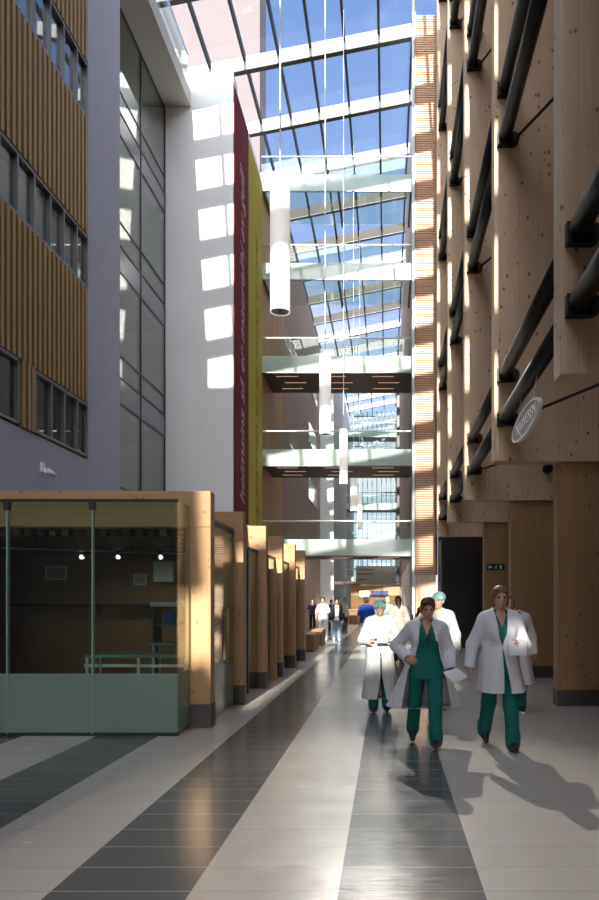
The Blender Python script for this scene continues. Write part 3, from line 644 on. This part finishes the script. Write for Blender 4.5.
def nets(Fd, lo, h):
    """surface nets: field -> vertices, quads"""
    Fd = Fd.copy()
    for i in range(3):                              # close the volume at the grid border
        sl = [slice(None)]*3; sl[i] = 0; Fd[tuple(sl)] = np.maximum(Fd[tuple(sl)], h); sl[i] = -1; Fd[tuple(sl)] = np.maximum(Fd[tuple(sl)], h)
    I = Fd < 0; n = np.array(Fd.shape); cnt = np.zeros(n-1, np.uint8)
    cs = [(i, j, k) for i in (0, 1) for j in (0, 1) for k in (0, 1)]
    for c in cs: cnt += I[c[0]:n[0]-1+c[0], c[1]:n[1]-1+c[1], c[2]:n[2]-1+c[2]]
    act = np.argwhere((cnt > 0) & (cnt < 8)); idx = np.full(n-1, -1, np.int64); idx[tuple(act.T)] = np.arange(len(act))
    vals = {c: Fd[tuple((act+c).T)] for c in cs}; acc = np.zeros((len(act), 3)); num = np.zeros(len(act))
    for c in cs:
        for ax in range(3):
            if c[ax]: continue
            d = list(c); d[ax] = 1; d = tuple(d); va, vb = vals[c], vals[d]; m = (va < 0) != (vb < 0)
            t = np.where(m, va/np.where(m, va-vb, 1), 0); p = np.tile(np.array(c, float), (len(act), 1)); p[:, ax] += t
            acc[m] += p[m]; num[m] += 1
    vs = lo+h*(act+acc/num[:, None]); fs = []
    for ax in range(3):
        a = [slice(0, None)]*3; b = [slice(0, None)]*3; a[ax] = slice(0, -1); b[ax] = slice(1, None)
        A, Bq = I[tuple(a)], I[tuple(b)]; u, v = (ax+1) % 3, (ax+2) % 3
        e_ = np.argwhere(A != Bq); e_ = e_[(e_[:, u] > 0) & (e_[:, v] > 0) & (e_[:, u] < n[u]-1) & (e_[:, v] < n[v]-1)]
        if not len(e_): continue
        ins = A[tuple(e_.T)]; q = []
        for du, dv in ((-1, -1), (0, -1), (0, 0), (-1, 0)):
            c = e_.copy(); c[:, u] += du; c[:, v] += dv; q.append(idx[tuple(c.T)])
        q = np.stack(q, 1); q[~ins] = q[~ins][:, ::-1]; fs.append(q)
    return vs, np.concatenate(fs) if fs else np.zeros((0, 4), int)
def grown(name, vs, fs, m, parent=None, loc=None, T=None):
    if T is not None: vs = vs @ T[0].T*T[1]
    me = bpy.data.meshes.new(name); me.vertices.add(len(vs)); me.vertices.foreach_set('co', vs.astype(np.float32).ravel())
    me.loops.add(fs.size); me.loops.foreach_set('vertex_index', fs.astype(np.int32).ravel())
    me.polygons.add(len(fs)); me.polygons.foreach_set('loop_start', np.arange(0, fs.size, 4, dtype=np.int32))
    me.update(calc_edges=True); me.validate(); me.polygons.foreach_set('use_smooth', np.ones(len(me.polygons), bool)); me.materials.append(m)
    o = bpy.data.objects.new(name, me); COL.objects.link(o); WL[o.name] = loc or (0, 0, 0)
    if parent: o.parent = parent
    if loc: o.location = loc
    sm = o.modifiers.new('smooth', 'SMOOTH'); sm.iterations = 2; sm.factor = .4
    return o
def unit(v): v = np.array(v, float); return v/np.linalg.norm(v)

def hand(wr, d, pn, curl=.5, thumb=1, fan=.2):
    """palm, four unequal bent fingers and a thumb; d = hand direction, pn = palm normal, thumb side = +-1 of d x pn"""
    wr, d, pn = V3(*wr), unit(d), unit(pn); t = unit(np.cross(d, pn))*thumb; pn = unit(pn-d*(pn @ d)); P = []
    for i, (ln, off, kl) in enumerate(((.066, 1.5, .086), (.076, .5, .090), (.070, -.5, .086), (.054, -1.5, .078))):
        b = wr+d*.018+t*off*.010; kn = wr+d*kl+t*off*.0205; P.append(cone(b, kn, .0155, .0115, .012))
        q = kn; ang = curl*.6
        for j, f in enumerate((.45, .32, .25)):
            dd = unit(d*math.cos(ang)+pn*math.sin(ang)+t*off*fan*.25); q2 = q+dd*ln*f*1.05; P.append(cone(q, q2, .0098-.0008*j, .0090-.0008*j, .004)); q = q2; ang += curl
    a = wr+d*.028+t*.022; b = a+unit(d*.65+t*.75+pn*.35)*.045; c = b+unit(d*.9+t*.25+pn*.45)*.032
    P += [cone(wr+d*.01, a, .018, .016, .01), cone(a, b, .0150, .0115, .008), cone(b, c, .0112, .0088, .004)]
    return P

SKIN = mat('skin', (.56, .33, .24), .5, 0, .35); SKIN2 = mat('skin_tanned', (.46, .25, .17), .5, 0, .35)
def hairm(n, c): return mat(n, c, .55, 0, .4)
COAT = fabric('white_coat', (.58, .58, .63)); GREEN = fabric('green_scrubs', (.010, .125, .108)); CAPM = fabric('mint_cap', (.36, .66, .58)); SHOE = mat('black_shoe', (.012, .012, .013), .35)
SOLE = mat('white_sole', (.75, .74, .70), .6)

def person(label, x, y, height, yaw=0, lean=0, legs=((.0, .05, 0, .0), (.0, .05, 0, .0)), arms=None, h=.008, skin=None, heady=0, headp=0, headx=0,
           hair=None, cap=None, tunic=None, trousers=None, coat=None, shoes=None, sole=None, face=True, badge=False, wide=1.0, group=None, curl=(.5, .5), hands=None, z_off=0):
    s = height/1.70; skin = skin or SKIN
    def L(p):                                       # forward lean above the hips
        p = V3(*p); dz = max(p[2]-.95, 0); p[1] -= lean*dz; return p
    # legs: (pitch forward, knee flex, foot pitch, spread) for the person's right (-x) and left (+x)
    J = {}
    for sd, k in ((-1, 'R'), (1, 'L')):
        a, f, fp, sp = legs[0 if sd < 0 else 1]
        hip = V3(sd*.088*wide, 0, .90); kn = hip+unit((sd*sp, -math.sin(a), -math.cos(a)))*.42; b = a-f
        an = kn+unit((sd*sp*.6, -math.sin(b), -math.cos(b)))*.40; J[k] = (hip, kn, an, fp)
    low = 9
    for k in 'RL':
        hip, kn, an, fp = J[k]; td = V3(0, -math.cos(fp), math.sin(fp)); hl = an+V3(0, .035*math.cos(fp), -.035*math.sin(fp)); toe = an+td*.155
        ndn = V3(0, math.sin(fp), math.cos(fp))*-.075; low = min(low, (hl+ndn)[2], (toe+ndn)[2])
    up_ = -low; Z = V3(0, 0, up_)
    for k in 'RL':
        hip, kn, an, fp = J[k]; J[k] = (hip+Z, kn+Z, an+Z, fp)
    dz = up_                                         # everything above follows the hips
    def U(px, py, pz): return L((px, py, pz))+Z
    Sh = {-1: U(-.158*wide, .012, 1.352), 1: U(.158*wide, .012, 1.352)}
    arms = arms or {-1: ((-.24, .03, 1.12), (-.25, -.06, .88)), 1: ((.24, .03, 1.12), (.25, -.06, .88))}
    Ar = {sd: [U(*q) for q in arms[sd]] for sd in (-1, 1)}
    for sd in (-1, 1):                               # keep arm lengths human
        el = Sh[sd]+unit(Ar[sd][0]-Sh[sd])*.285; wr = el+unit(Ar[sd][1]-Ar[sd][0])*.245; Ar[sd] = (el, wr)
    Nk = U(0, .015, 1.43); cy, sy_ = math.cos(heady), math.sin(heady); cp, sp_ = math.cos(headp), math.sin(headp)
    RH = np.array([[cy, -sy_, 0], [sy_, cy, 0], [0, 0, 1]]) @ np.array([[1, 0, 0], [0, cp, -sp_], [0, sp_, cp]])   # headp > 0 looks down
    Hc = U(headx, -.012, 1.585)
    def HD(px, py, pz): return Hc+RH @ V3(px, py, pz+.06)-RH @ V3(0, 0, 0)-V3(0, 0, .06)
    def torso(o, k=.05):
        return [ell(U(0, .01, .94), (.162*wide+o, .118*wide+o, .125+o), k), ell(U(0, .0, 1.09), (.136*wide+o, .100*wide+o, .16+o), k),
                ell(U(0, .0, 1.26), (.152*wide+o, .108*wide+o, .165+o), k), cone(Sh[-1]+V3(.03, 0, -.005), Sh[1]+V3(-.03, 0, -.005), .056+o, None, k), cone(Nk+V3(0, .012, -.02), Sh[-1]+V3(.02, 0, .0), .056+o*.6, .046+o, k), cone(Nk+V3(0, .012, -.02), Sh[1]+V3(-.02, 0, .0), .056+o*.6, .046+o, k),
                ell(U(-.062, -.075, 1.235), (.058+o, .052+o, .06+o), .04), ell(U(.062, -.075, 1.235), (.058+o, .052+o, .06+o), .04)]
    def arm(sd, o, a=0., b=1., k=.03):               # a..b part of the arm that is covered
        el, wr = Ar[sd]; P = [cone(Sh[sd], el if b > .5 else Sh[sd]+(el-Sh[sd])*b*2, .050+o, (.041 if b > .5 else .046)+o, k)]
        if b > .5: P.append(cone(el, wr+(unit(wr-el)*.0 if b >= 1 else 0), .040+o, .029+o, k))
        return P
    def leg(k, o, kk=.03):
        hip, kn, an, fp = J[k]; return [cone(hip, kn, .080*wide+o, .054+o, kk), cone(kn, kn+(an-kn)*.35, .054+o, .053+o, kk), cone(kn+(an-kn)*.35, an, .053+o, .038+o, kk)]
    # ---- body
    P = torso(0)+[cone(Nk-V3(0, 0, .03), HD(0, .012, -.05), .053, .047, .03)]
    for sd in (-1, 1):
        P += arm(sd, 0, k=.03); el, wr = Ar[sd]; hd = (hands or {}).get(sd)
        d, pn = hd if hd else (wr-el, (-sd, 0, 0))
        tside = np.cross(unit(d), unit(pn)); th = 1 if (tside @ V3(0, -1, .35)) > 0 else -1
        P += hand(wr, d, pn, curl[0 if sd < 0 else 1], th)
    for k in 'RL':
        hip, kn, an, fp = J[k]; P += leg(k, 0); td = V3(0, -math.cos(fp), math.sin(fp)); dn = V3(0, -math.sin(fp), -math.cos(fp))
        P += [cone(an+dn*.03, an+td*.13+dn*.05, .034, .022, .02)]
    # head
    P += [ell(HD(0, .012, .022), (.074, .092, .096), .02, R=RH), ell(HD(0, -.028, -.048), (.056, .060, .070), .03, R=RH), ell(HD(0, -.066, -.096), (.022, .020, .018), .02, R=RH)]
    if face:
        P += [cone(HD(0, -.084, .006), HD(0, -.104, -.030), .008, .0125, .012), ell(HD(0, -.082, -.066), (.024, .012, .010), .008, R=RH),
              ell(HD(-.031, -.100, .006), (.017, .016, .012), .012, 's', R=RH), ell(HD(.031, -.100, .006), (.017, .016, .012), .012, 's', R=RH)]
    P += [ell(HD(-.076, .014, -.012), (.012, .020, .032), .008, R=RH), ell(HD(.076, .014, -.012), (.012, .020, .032), .008, R=RH)]
    c_, s_ = math.cos(yaw), math.sin(yaw); T = (np.array([[c_, -s_, 0], [s_, c_, 0], [0, 0, 1]]), s); loc = (x, y, z_off)
    body = grown('person', *nets(*field(P, h)), skin, None, loc, T); tag(body, label, 'person', group)
    child = lambda name, vf, m: grown(name, *vf, m, body, None, T)
    # ---- face details
    if face:
        for sd in (-1, 1):
            child('eye', nets(*field([ell(HD(sd*.031, -.078, .006), (.0125, .0125, .0125), .001)], .003, .01)), mat('eye_dark', (.06, .05, .045), .2))
        child('mouth', nets(*field([ell(HD(0, -.089, -.066), (.021, .007, .0065), .001, R=RH)], .003, .01)), mat('lips', (.42, .14, .12), .45))
    # ---- hair or cap
    if hair:
        hm, style = hair
        Q = [ell(HD(0, .020, .030), (.086, .099, .098), .01, R=RH), ell(HD(0, .050, -.03), (.080, .070, .085), .03, R=RH)]
        if style == 'pony': Q += [cone(HD(-.02, .10, -.01), HD(-.075, .13, -.06), .030, .026, .02), cone(HD(-.075, .13, -.06), HD(-.115, .12, -.14), .026, .012, .02)]
        if style == 'long': Q += [cone(HD(0, .06, -.02), HD(0, .085, -.22), .075, .055, .03), cone(HD(-.03, .08, -.2), HD(0, .09, -.33), .05, .02, .03)]
        if style == 'bob': Q += [cone(HD(-.070, .015, .0), HD(-.072, .02, -.075), .026, .022, .02), cone(HD(.070, .015, .0), HD(.072, .02, -.075), .026, .022, .02)]
        Q += [ell(HD(0, -.085, -.055), (.064, .064, .118), .014, 's', R=RH)]
        if style in ('bob', 'pony'): Q += [cone(HD(-.05, -.066, .078), HD(.052, -.060, .060), .020, .014, .015)]
        child('hair', nets(*field(Q, max(h*.8, .006))), hm)
    if cap:
        child('cap', nets(*field([ell(HD(0, .022, .045), (.094, .108, .088), .01, R=RH), cone(HD(-.07, -.045, .035), HD(.07, -.045, .035), .028, None, .02), ell(HD(0, .07, .05), (.085, .075, .075), .02, R=RH)], max(h*.8, .006))), cap)
    # ---- clothes
    def cloth(name, m, prims, thick, cuts=(), hole=()):
        Fd, lo, hh = field(prims, h, .04); G = np.maximum(Fd, -(Fd+thick)) if thick else Fd
        if cuts or hole:
            C = coords(Fd, lo, hh)
            for c in cuts: G = np.maximum(G, -c(C).astype(np.float32))
        return child(name, nets(G, lo, hh), m)
    def sphere(c, r): c = V3(*c); return lambda C: np.linalg.norm(C-c, axis=-1)-r
    def below(z): return lambda C: C[..., 2]-z
    def vneck(w, z0, ztop, yc):                      # V opening: width grows from z0 up to ztop
        return lambda C: np.maximum(np.maximum(np.abs(C[..., 0]-headx*.4)-np.clip((C[..., 2]-z0)/(ztop-z0), -.01, 1.15)*w, z0-C[..., 2]), C[..., 1]-yc)
    if trousers:
        Q = [ell(U(0, .01, .93), (.168*wide+.012, .125*wide+.012, .12), .04)]
        for k in 'RL':
            hip, kn, an, fp = J[k]; Q += [cone(hip, kn, .092*wide, .078, .03), cone(kn, an+(an-kn)*.04, .078, .070, .03), cone(an+V3(0, 0, .03), an+V3(0, 0, .075), .074, .076, .02)]
        child('trousers', nets(*field(Q, h)), trousers)
    sm = shoes or SHOE
    for k in 'RL':
        hip, kn, an, fp = J[k]; td = V3(0, -math.cos(fp), math.sin(fp)); dn = V3(0, -math.sin(fp), -math.cos(fp))
        Q = [cone(an-td*.030+dn*.036, an+td*.05+dn*.030, .038, .042, .02), cone(an+td*.05+dn*.034, an+td*.135+dn*.047, .041, .030, .03), cone(an, an+dn*.03, .042, .044, .02)]
        so = child('shoe', nets(*field(Q, max(h*.8, .006))), sm)
        if sole:
            Q = [cone(an-td*.035+dn*.062, an+td*.14+dn*.064, .0, .0, .0)]
            Q = [cone(an-td*.032+dn*.066, an+td*.06+dn*.066, .036, .038, .01), cone(an+td*.06+dn*.066, an+td*.15+dn*.064, .038, .026, .01)]
            Fd, lo, hh = field(Q, .006); C = coords(Fd, lo, hh); G = np.maximum(Fd, ((an+dn*.052)-C) @ dn); o2 = child('sole', nets(G.astype(np.float32), lo, hh), sole); o2.parent = so
    if tunic:
        m, bot = tunic
        Q = torso(.016)+[p for sd in (-1, 1) for p in arm(sd, .020, b=.42)]
        Q += [skirt(1.02+dz, bot+dz, (0, -lean*.05), (0, .0), (.146*wide, .112*wide), (.192*wide, .142*wide), 5, .03, .5, .05)]
        cloth('tunic', m, Q, 0, [sphere(Nk+V3(0, 0, .07), .068), vneck(.062, 1.27+dz, 1.44+dz, -.04-lean*.3)])
    if coat:
        m = coat['mat']; bot = coat['hem']; fl = coat.get('flare', (.25, .19)); co = coat.get('off', .034); c1 = coat.get('c1', (0, .02))
        Q = torso(co)+[p for sd in (-1, 1) for p in arm(sd, coat.get('sleeve', .026))]
        Q += [skirt(1.10+dz, bot, (0, -lean*.1+.01), c1, (.134*wide+co, .099*wide+co), fl, coat.get('folds', 6), coat.get('amp', .05), coat.get('ph', 0), .05)]
        gap = coat['gap']                            # [(z, centre, half width)] front opening from the hem up
        zs = [g[0]+ (dz if g[0] > .9 else 0) for g in gap]
        def front(C):
            c = np.interp(C[..., 2], zs, [g[1] for g in gap]); wd = np.interp(C[..., 2], zs, [g[2] for g in gap]); return np.maximum(np.abs(C[..., 0]-c)-wd, C[..., 1]-coat.get('cuty', -.02))
        cuts = [front, sphere(Nk+V3(0, -.01, .085), .078), below(bot+.012)]
        for sd in (-1, 1):
            el, wr = Ar[sd]; q = wr+unit(wr-el)*.085; cuts.append(sphere(q, .085))
        if coat.get('back'): cuts = cuts[1:]
        ob = cloth('coat', m, Q, .018, cuts)
        if coat.get('collar', True):
            zt = coat.get('vz', 1.22); g0 = np.interp(zt, [g[0] for g in gap], [g[2] for g in gap])
            for sd in (-1, 1):
                Q = [cone(U(0, .085, 1.45), U(sd*.070, .035, 1.462), .017, None, .02), cone(U(sd*.070, .035, 1.462), U(sd*.080, -.065, 1.40), .017, .019, .02), cone(U(sd*.080, -.065, 1.40), U(sd*max(g0, .03)+sd*.012, -.128-co*.4, zt), .019, .010, .02)]
                child('collar', nets(*field(Q, h)), m).parent = ob
    if badge:
        zb_ = 1.25+dz; Q = [cone(U(.035, -.150, 1.30), U(.015, -.152, 1.24), .012, .017, .01), cone(U(.015, -.152, 1.24), U(.0, -.150, 1.195), .017, .014, .01)]
        child('badge_pouch', nets(*field(Q, .005)), mat('black_plastic', (.012, .012, .012), .4))
    def W(p): p = np.array(p)*1.0; q = T[0] @ p*s; return Vector((q[0]+x, q[1]+y, q[2]+z_off))
    return body, {sd: (W(Ar[sd][1]), W(Ar[sd][0])) for sd in (-1, 1)}, W, U

def paper(name, pts, m, label, cat, thick=.004):
    """a slightly bent sheet through four corner points"""
    a, b, c, d = [Vector(p) for p in pts]; n = (b-a).cross(d-a).normalized(); q = MB(); K = 5; v = []
    for i in range(K):
        for j in range(K):
            u, t = i/(K-1), j/(K-1); p = (a*(1-u)+b*u)*(1-t)+(d*(1-u)+c*u)*t; v.append(p+n*.018*math.sin(pi*u)*(1-.5*t))
    m_ = len(v); v += [p+n*thick for p in v]; f = []
    for i in range(K-1):
        for j in range(K-1):
            k = i*K+j; f += [(k, k+1, k+K+1, k+K), (m_+k, m_+k+K, m_+k+K+1, m_+k+1)]
    ring = [i*K for i in range(K)]+[(K-1)*K+j for j in range(1, K)]+[i*K+K-1 for i in range(K-2, -1, -1)]+[j for j in range(K-2, 0, -1)]
    for i in range(len(ring)): p_, q_ = ring[i], ring[(i+1) % len(ring)]; f.append((p_, q_, m_+q_, m_+p_))
    q.add(v, f); return solo(q, name, m, label, cat, tuple(a))
PAPER = mat('paper', (.68, .68, .72), .6)

# the woman walking in front
_, hp, W, U = person('woman with a brown ponytail, green scrubs and an open white coat striding in front', .44, 8.05, 1.665, yaw=-.05, lean=.06, h=.008,
    legs=((-.16, .42, -.46, .10), (.36, .16, .14, .02)), arms={-1: ((-.36, .10, 1.13), (-.20, -.13, .955)), 1: ((.25, .06, 1.12), (.27, -.10, .93))},
    skin=SKIN2, heady=.12, headp=.30, headx=.015, hair=(hairm('brown_hair', (.065, .026, .014)), 'pony'), tunic=(GREEN, .78), trousers=GREEN,
    coat=dict(mat=COAT, hem=.40, flare=(.44, .30), c1=(-.03, .16), off=.03, sleeve=.030, gap=[(.3, .0, .30), (.85, .0, .21), (1.0, .015, .15), (1.2, .02, .105), (1.45, .0, .07)], cuty=.0, folds=5, amp=.06),
    badge=True, wide=1.06, curl=(.8, .9), hands={1: ((.25, -.55, -.6), (-.5, -.5, .5)), -1: ((.85, -.35, -.35), (.2, .9, 0))})
q = hp[1][0]; paper('paper_sheets', [q+Vector(v) for v in ((-.10, -.10, -.03), (.02, -.12, -.16), (.17, -.10, -.08), (.06, -.10, .02))], PAPER, 'folded white sheets held low by the woman striding in front', 'paper')
# the tall woman on the right
_, hp, W, U = person('tall woman with short light brown hair in a buttoned white coat walking on the right', 1.235, 7.9, 1.79, yaw=.06, lean=.03, h=.008,
    legs=((-.20, .38, -.40, .02), (.26, .12, .12, .02)), arms={-1: ((-.275, .05, 1.10), (-.325, -.03, .85)), 1: ((.25, .02, 1.13), (.13, -.22, 1.14))},
    skin=SKIN2, heady=.0, headp=.04, hair=(hairm('light_brown_hair', (.16, .08, .035)), 'bob'), tunic=(GREEN, .80), trousers=GREEN,
    coat=dict(mat=COAT, hem=.58, flare=(.255, .235), off=.036, sleeve=.026, c1=(.02, -.02), gap=[(.3, .05, .06), (.8, .03, .02), (1.08, .0, .0), (1.20, .0, .035), (1.45, .0, .07)], cuty=-.02, folds=5, amp=.06, vz=1.14),
    curl=(.45, 1.0), hands={1: ((-.25, -.5, .35), (-.5, .2, -.85))})
q = hp[1][0]; paper('paper_bundle', [q+Vector(v) for v in ((-.13, -.09, -.10), (.06, -.11, -.10), (.06, -.09, .05), (-.13, -.07, .05))], PAPER, 'folded white papers held at the waist by the tall woman on the right', 'paper', .02)
# the person close behind her
person('person in a long white coat and green trousers half hidden behind the tall woman', 1.85, 10.4, 1.70, yaw=.05, lean=.02, headx=-.10, h=.010,
    legs=((.12, .1, .1, .01), (-.04, .12, -.1, .03)), hair=(hairm('grey_brown_hair', (.13, .09, .06)), 'bob'), skin=SKIN2, trousers=GREEN, tunic=(GREEN, .8),
    coat=dict(mat=fabric('greyish_coat', (.62, .58, .58)), hem=.40, flare=(.30, .22), off=.034, gap=[(.3, 0, .03), (1.0, 0, .0), (1.2, 0, .03), (1.45, 0, .07)], folds=5, amp=.04), sole=SOLE)
# the woman in the long gown reading
_, hp, W, U = person('woman in a mint surgical cap and long white gown holding a card', -.10, 10.45, 1.625, yaw=.0, lean=.0, h=.009,
    legs=((.10, .12, .08, .02), (-.02, .16, -.12, .02)), arms={-1: ((-.255, .03, 1.12), (-.09, -.20, 1.10)), 1: ((.255, .03, 1.12), (.10, -.20, 1.12))},
    cap=CAPM, tunic=(fabric('pale_green_top', (.35, .55, .47)), .92), trousers=GREEN,
    coat=dict(mat=fabric('white_gown', (.48, .48, .47)), hem=.20, flare=(.285, .20), off=.040, sleeve=.034, gap=[(.2, .03, .07), (.55, .02, .012), (1.0, .01, .008), (1.25, .0, .02), (1.45, .0, .06)], cuty=-.02, folds=7, amp=.04),
    curl=(.7, .7), hands={-1: ((.45, -.4, .6), (.8, .0, -.5)), 1: ((-.5, -.4, .5), (-.8, .0, -.5))}, headp=.1)
q = (hp[-1][0]+hp[1][0])/2; paper('card', [q+Vector(v) for v in ((-.05, -.10, -.02), (.10, -.10, -.02), (.12, -.08, .10), (-.03, -.08, .10))], PAPER, 'white card held in both hands by the woman in the gown', 'paper')
# the person in a cap behind the front woman
person('person in a mint bouffant cap and white coat just behind the front woman', .76, 10.7, 1.74, yaw=.05, h=.010, legs=((.06, .1, .05, .0), (-.03, .1, -.05, .0)),
    cap=CAPM, heady=-.5, tunic=(fabric('pale_green_top', (.35, .55, .47)), .82), trousers=GREEN, skin=mat('skin_fair', (.68, .42, .33), .5),
    coat=dict(mat=fabric('white_gown', (.48, .48, .47)), hem=.45, flare=(.27, .20), off=.036, sleeve=.04, gap=[(.3, 0, .08), (.9, 0, .04), (1.2, 0, .05), (1.45, 0, .07)], folds=6, amp=.04))
# people farther down the hall
FG = None
DK = fabric('dark_cloth', (.02, .02, .026)); JEAN = fabric('jeans', (.22, .32, .44)); BLUE = fabric('royal_blue', (.02, .07, .36)); LB = fabric('light_blue', (.30, .45, .70)); WH = fabric('white_uniform', (.85, .85, .84)); BEI = fabric('beige_coat', (.36, .325, .28)); PUR = fabric('dusk_purple', (.10, .08, .13))
HB = hairm('black_hair', (.012, .009, .008)); HB2 = hairm('dark_brown_hair', (.035, .017, .010)); HG = hairm('grey_hair', (.35, .32, .30))
W1 = ((.16, .2, .1, .01), (-.16, .25, -.3, .01)); W2 = ((-.14, .3, -.3, .01), (.2, .1, .1, .01)); ST = ((.02, .04, 0, .03), (.0, .04, 0, .03))
person('person with long dark hair in a beige coat walking away down the hall', .30, 19.2, 1.76, yaw=pi+.1, h=.013, face=False, legs=W1, hair=(HB2, 'long'), trousers=DK, tunic=(DK, .85), coat=dict(mat=BEI, hem=.7, flare=(.24, .18), gap=[(.5, 0, .02), (1.45, 0, .05)], collar=False, back=True))
person('person in a royal blue top and pale jeans seen from behind near the desk', -.72, 25.0, 1.78, yaw=pi, h=.014, face=False, legs=ST, hair=(HB2, 'short'), tunic=(BLUE, .84), trousers=fabric('pale_jeans', (.42, .50, .58)), wide=1.15)
person('person in light blue scrubs facing the camera, left of the pair near the desk', -.34, 26.5, 1.75, h=.014, face=False, legs=ST, hair=(HG, 'short'), tunic=(LB, .80), trousers=LB)
person('person in light blue scrubs facing the camera, right of the pair near the desk', .02, 26.0, 1.80, yaw=.5, h=.014, face=False, legs=ST, hair=(HG, 'short'), tunic=(LB, .80), trousers=LB)
person('person in an all white uniform walking up the sunlit far hall', -2.62, 29.4, 1.80, h=.014, face=False, legs=W1, hair=(HB, 'short'), tunic=(WH, .78), trousers=WH, shoes=WH, skin=SKIN2)
person('person in a dark jacket over a white shirt and blue jeans in the far hall', -2.05, 29.3, 1.74, yaw=.15, h=.014, face=False, legs=W2, hair=(HB, 'short'), tunic=(WH, .84), trousers=JEAN, shoes=WH, coat=dict(mat=DK, hem=.78, flare=(.20, .15), gap=[(.5, 0, .08), (1.45, 0, .07)], collar=False), skin=SKIN2)
person('person in a white top and dark trousers turned sideways in the far hall', -2.16, 37.2, 1.86, yaw=1.2, h=.016, face=False, legs=ST, hair=(HG, 'short'), tunic=(WH, .78), trousers=DK)
person('person in dark purple clothes standing at the far left of the hall', -4.55, 44, 1.80, h=.018, face=False, legs=ST, hair=(HB, 'short'), tunic=(PUR, .78), trousers=DK)
person('person in black standing between the far walkers', -3.05, 39.5, 1.74, yaw=.4, h=.018, face=False, legs=ST, hair=(HB, 'short'), tunic=(DK, .78), trousers=DK)
bg_ = thing('carrier_bag', 'black carrier bag hanging beside the person in jeans in the far hall', 'bag', (-1.72, 29.2, .32))
MB().prism([(-1.84, 29.12, .32), (-1.60, 29.12, .32), (-1.63, 29.15, .66), (-1.81, 29.15, .66)], (0, .12, 0)).build('body', DK, bg_); MB().tube((-1.77, 29.2, .66), (-1.73, 29.2, .80), .008, n=6).tube((-1.67, 29.2, .66), (-1.73, 29.2, .80), .008, n=6).build('handle', DK, bg_)
bg_ = thing('shoulder_bag', 'dark bag on the shoulder of the person in the beige coat', 'bag', (.64, 19.15, .98))
MB().prism([(.60, 19.0, .98), (.68, 19.0, .98), (.70, 19.0, 1.28), (.62, 19.0, 1.28)], (0, .32, 0)).build('body', DK, bg_, bevel=.02); MB().tube((.65, 19.02, 1.26), (.56, 19.16, 1.49), .012, n=6).tube((.56, 19.16, 1.49), (.65, 19.30, 1.26), .012, n=6).build('strap', DK, bg_)
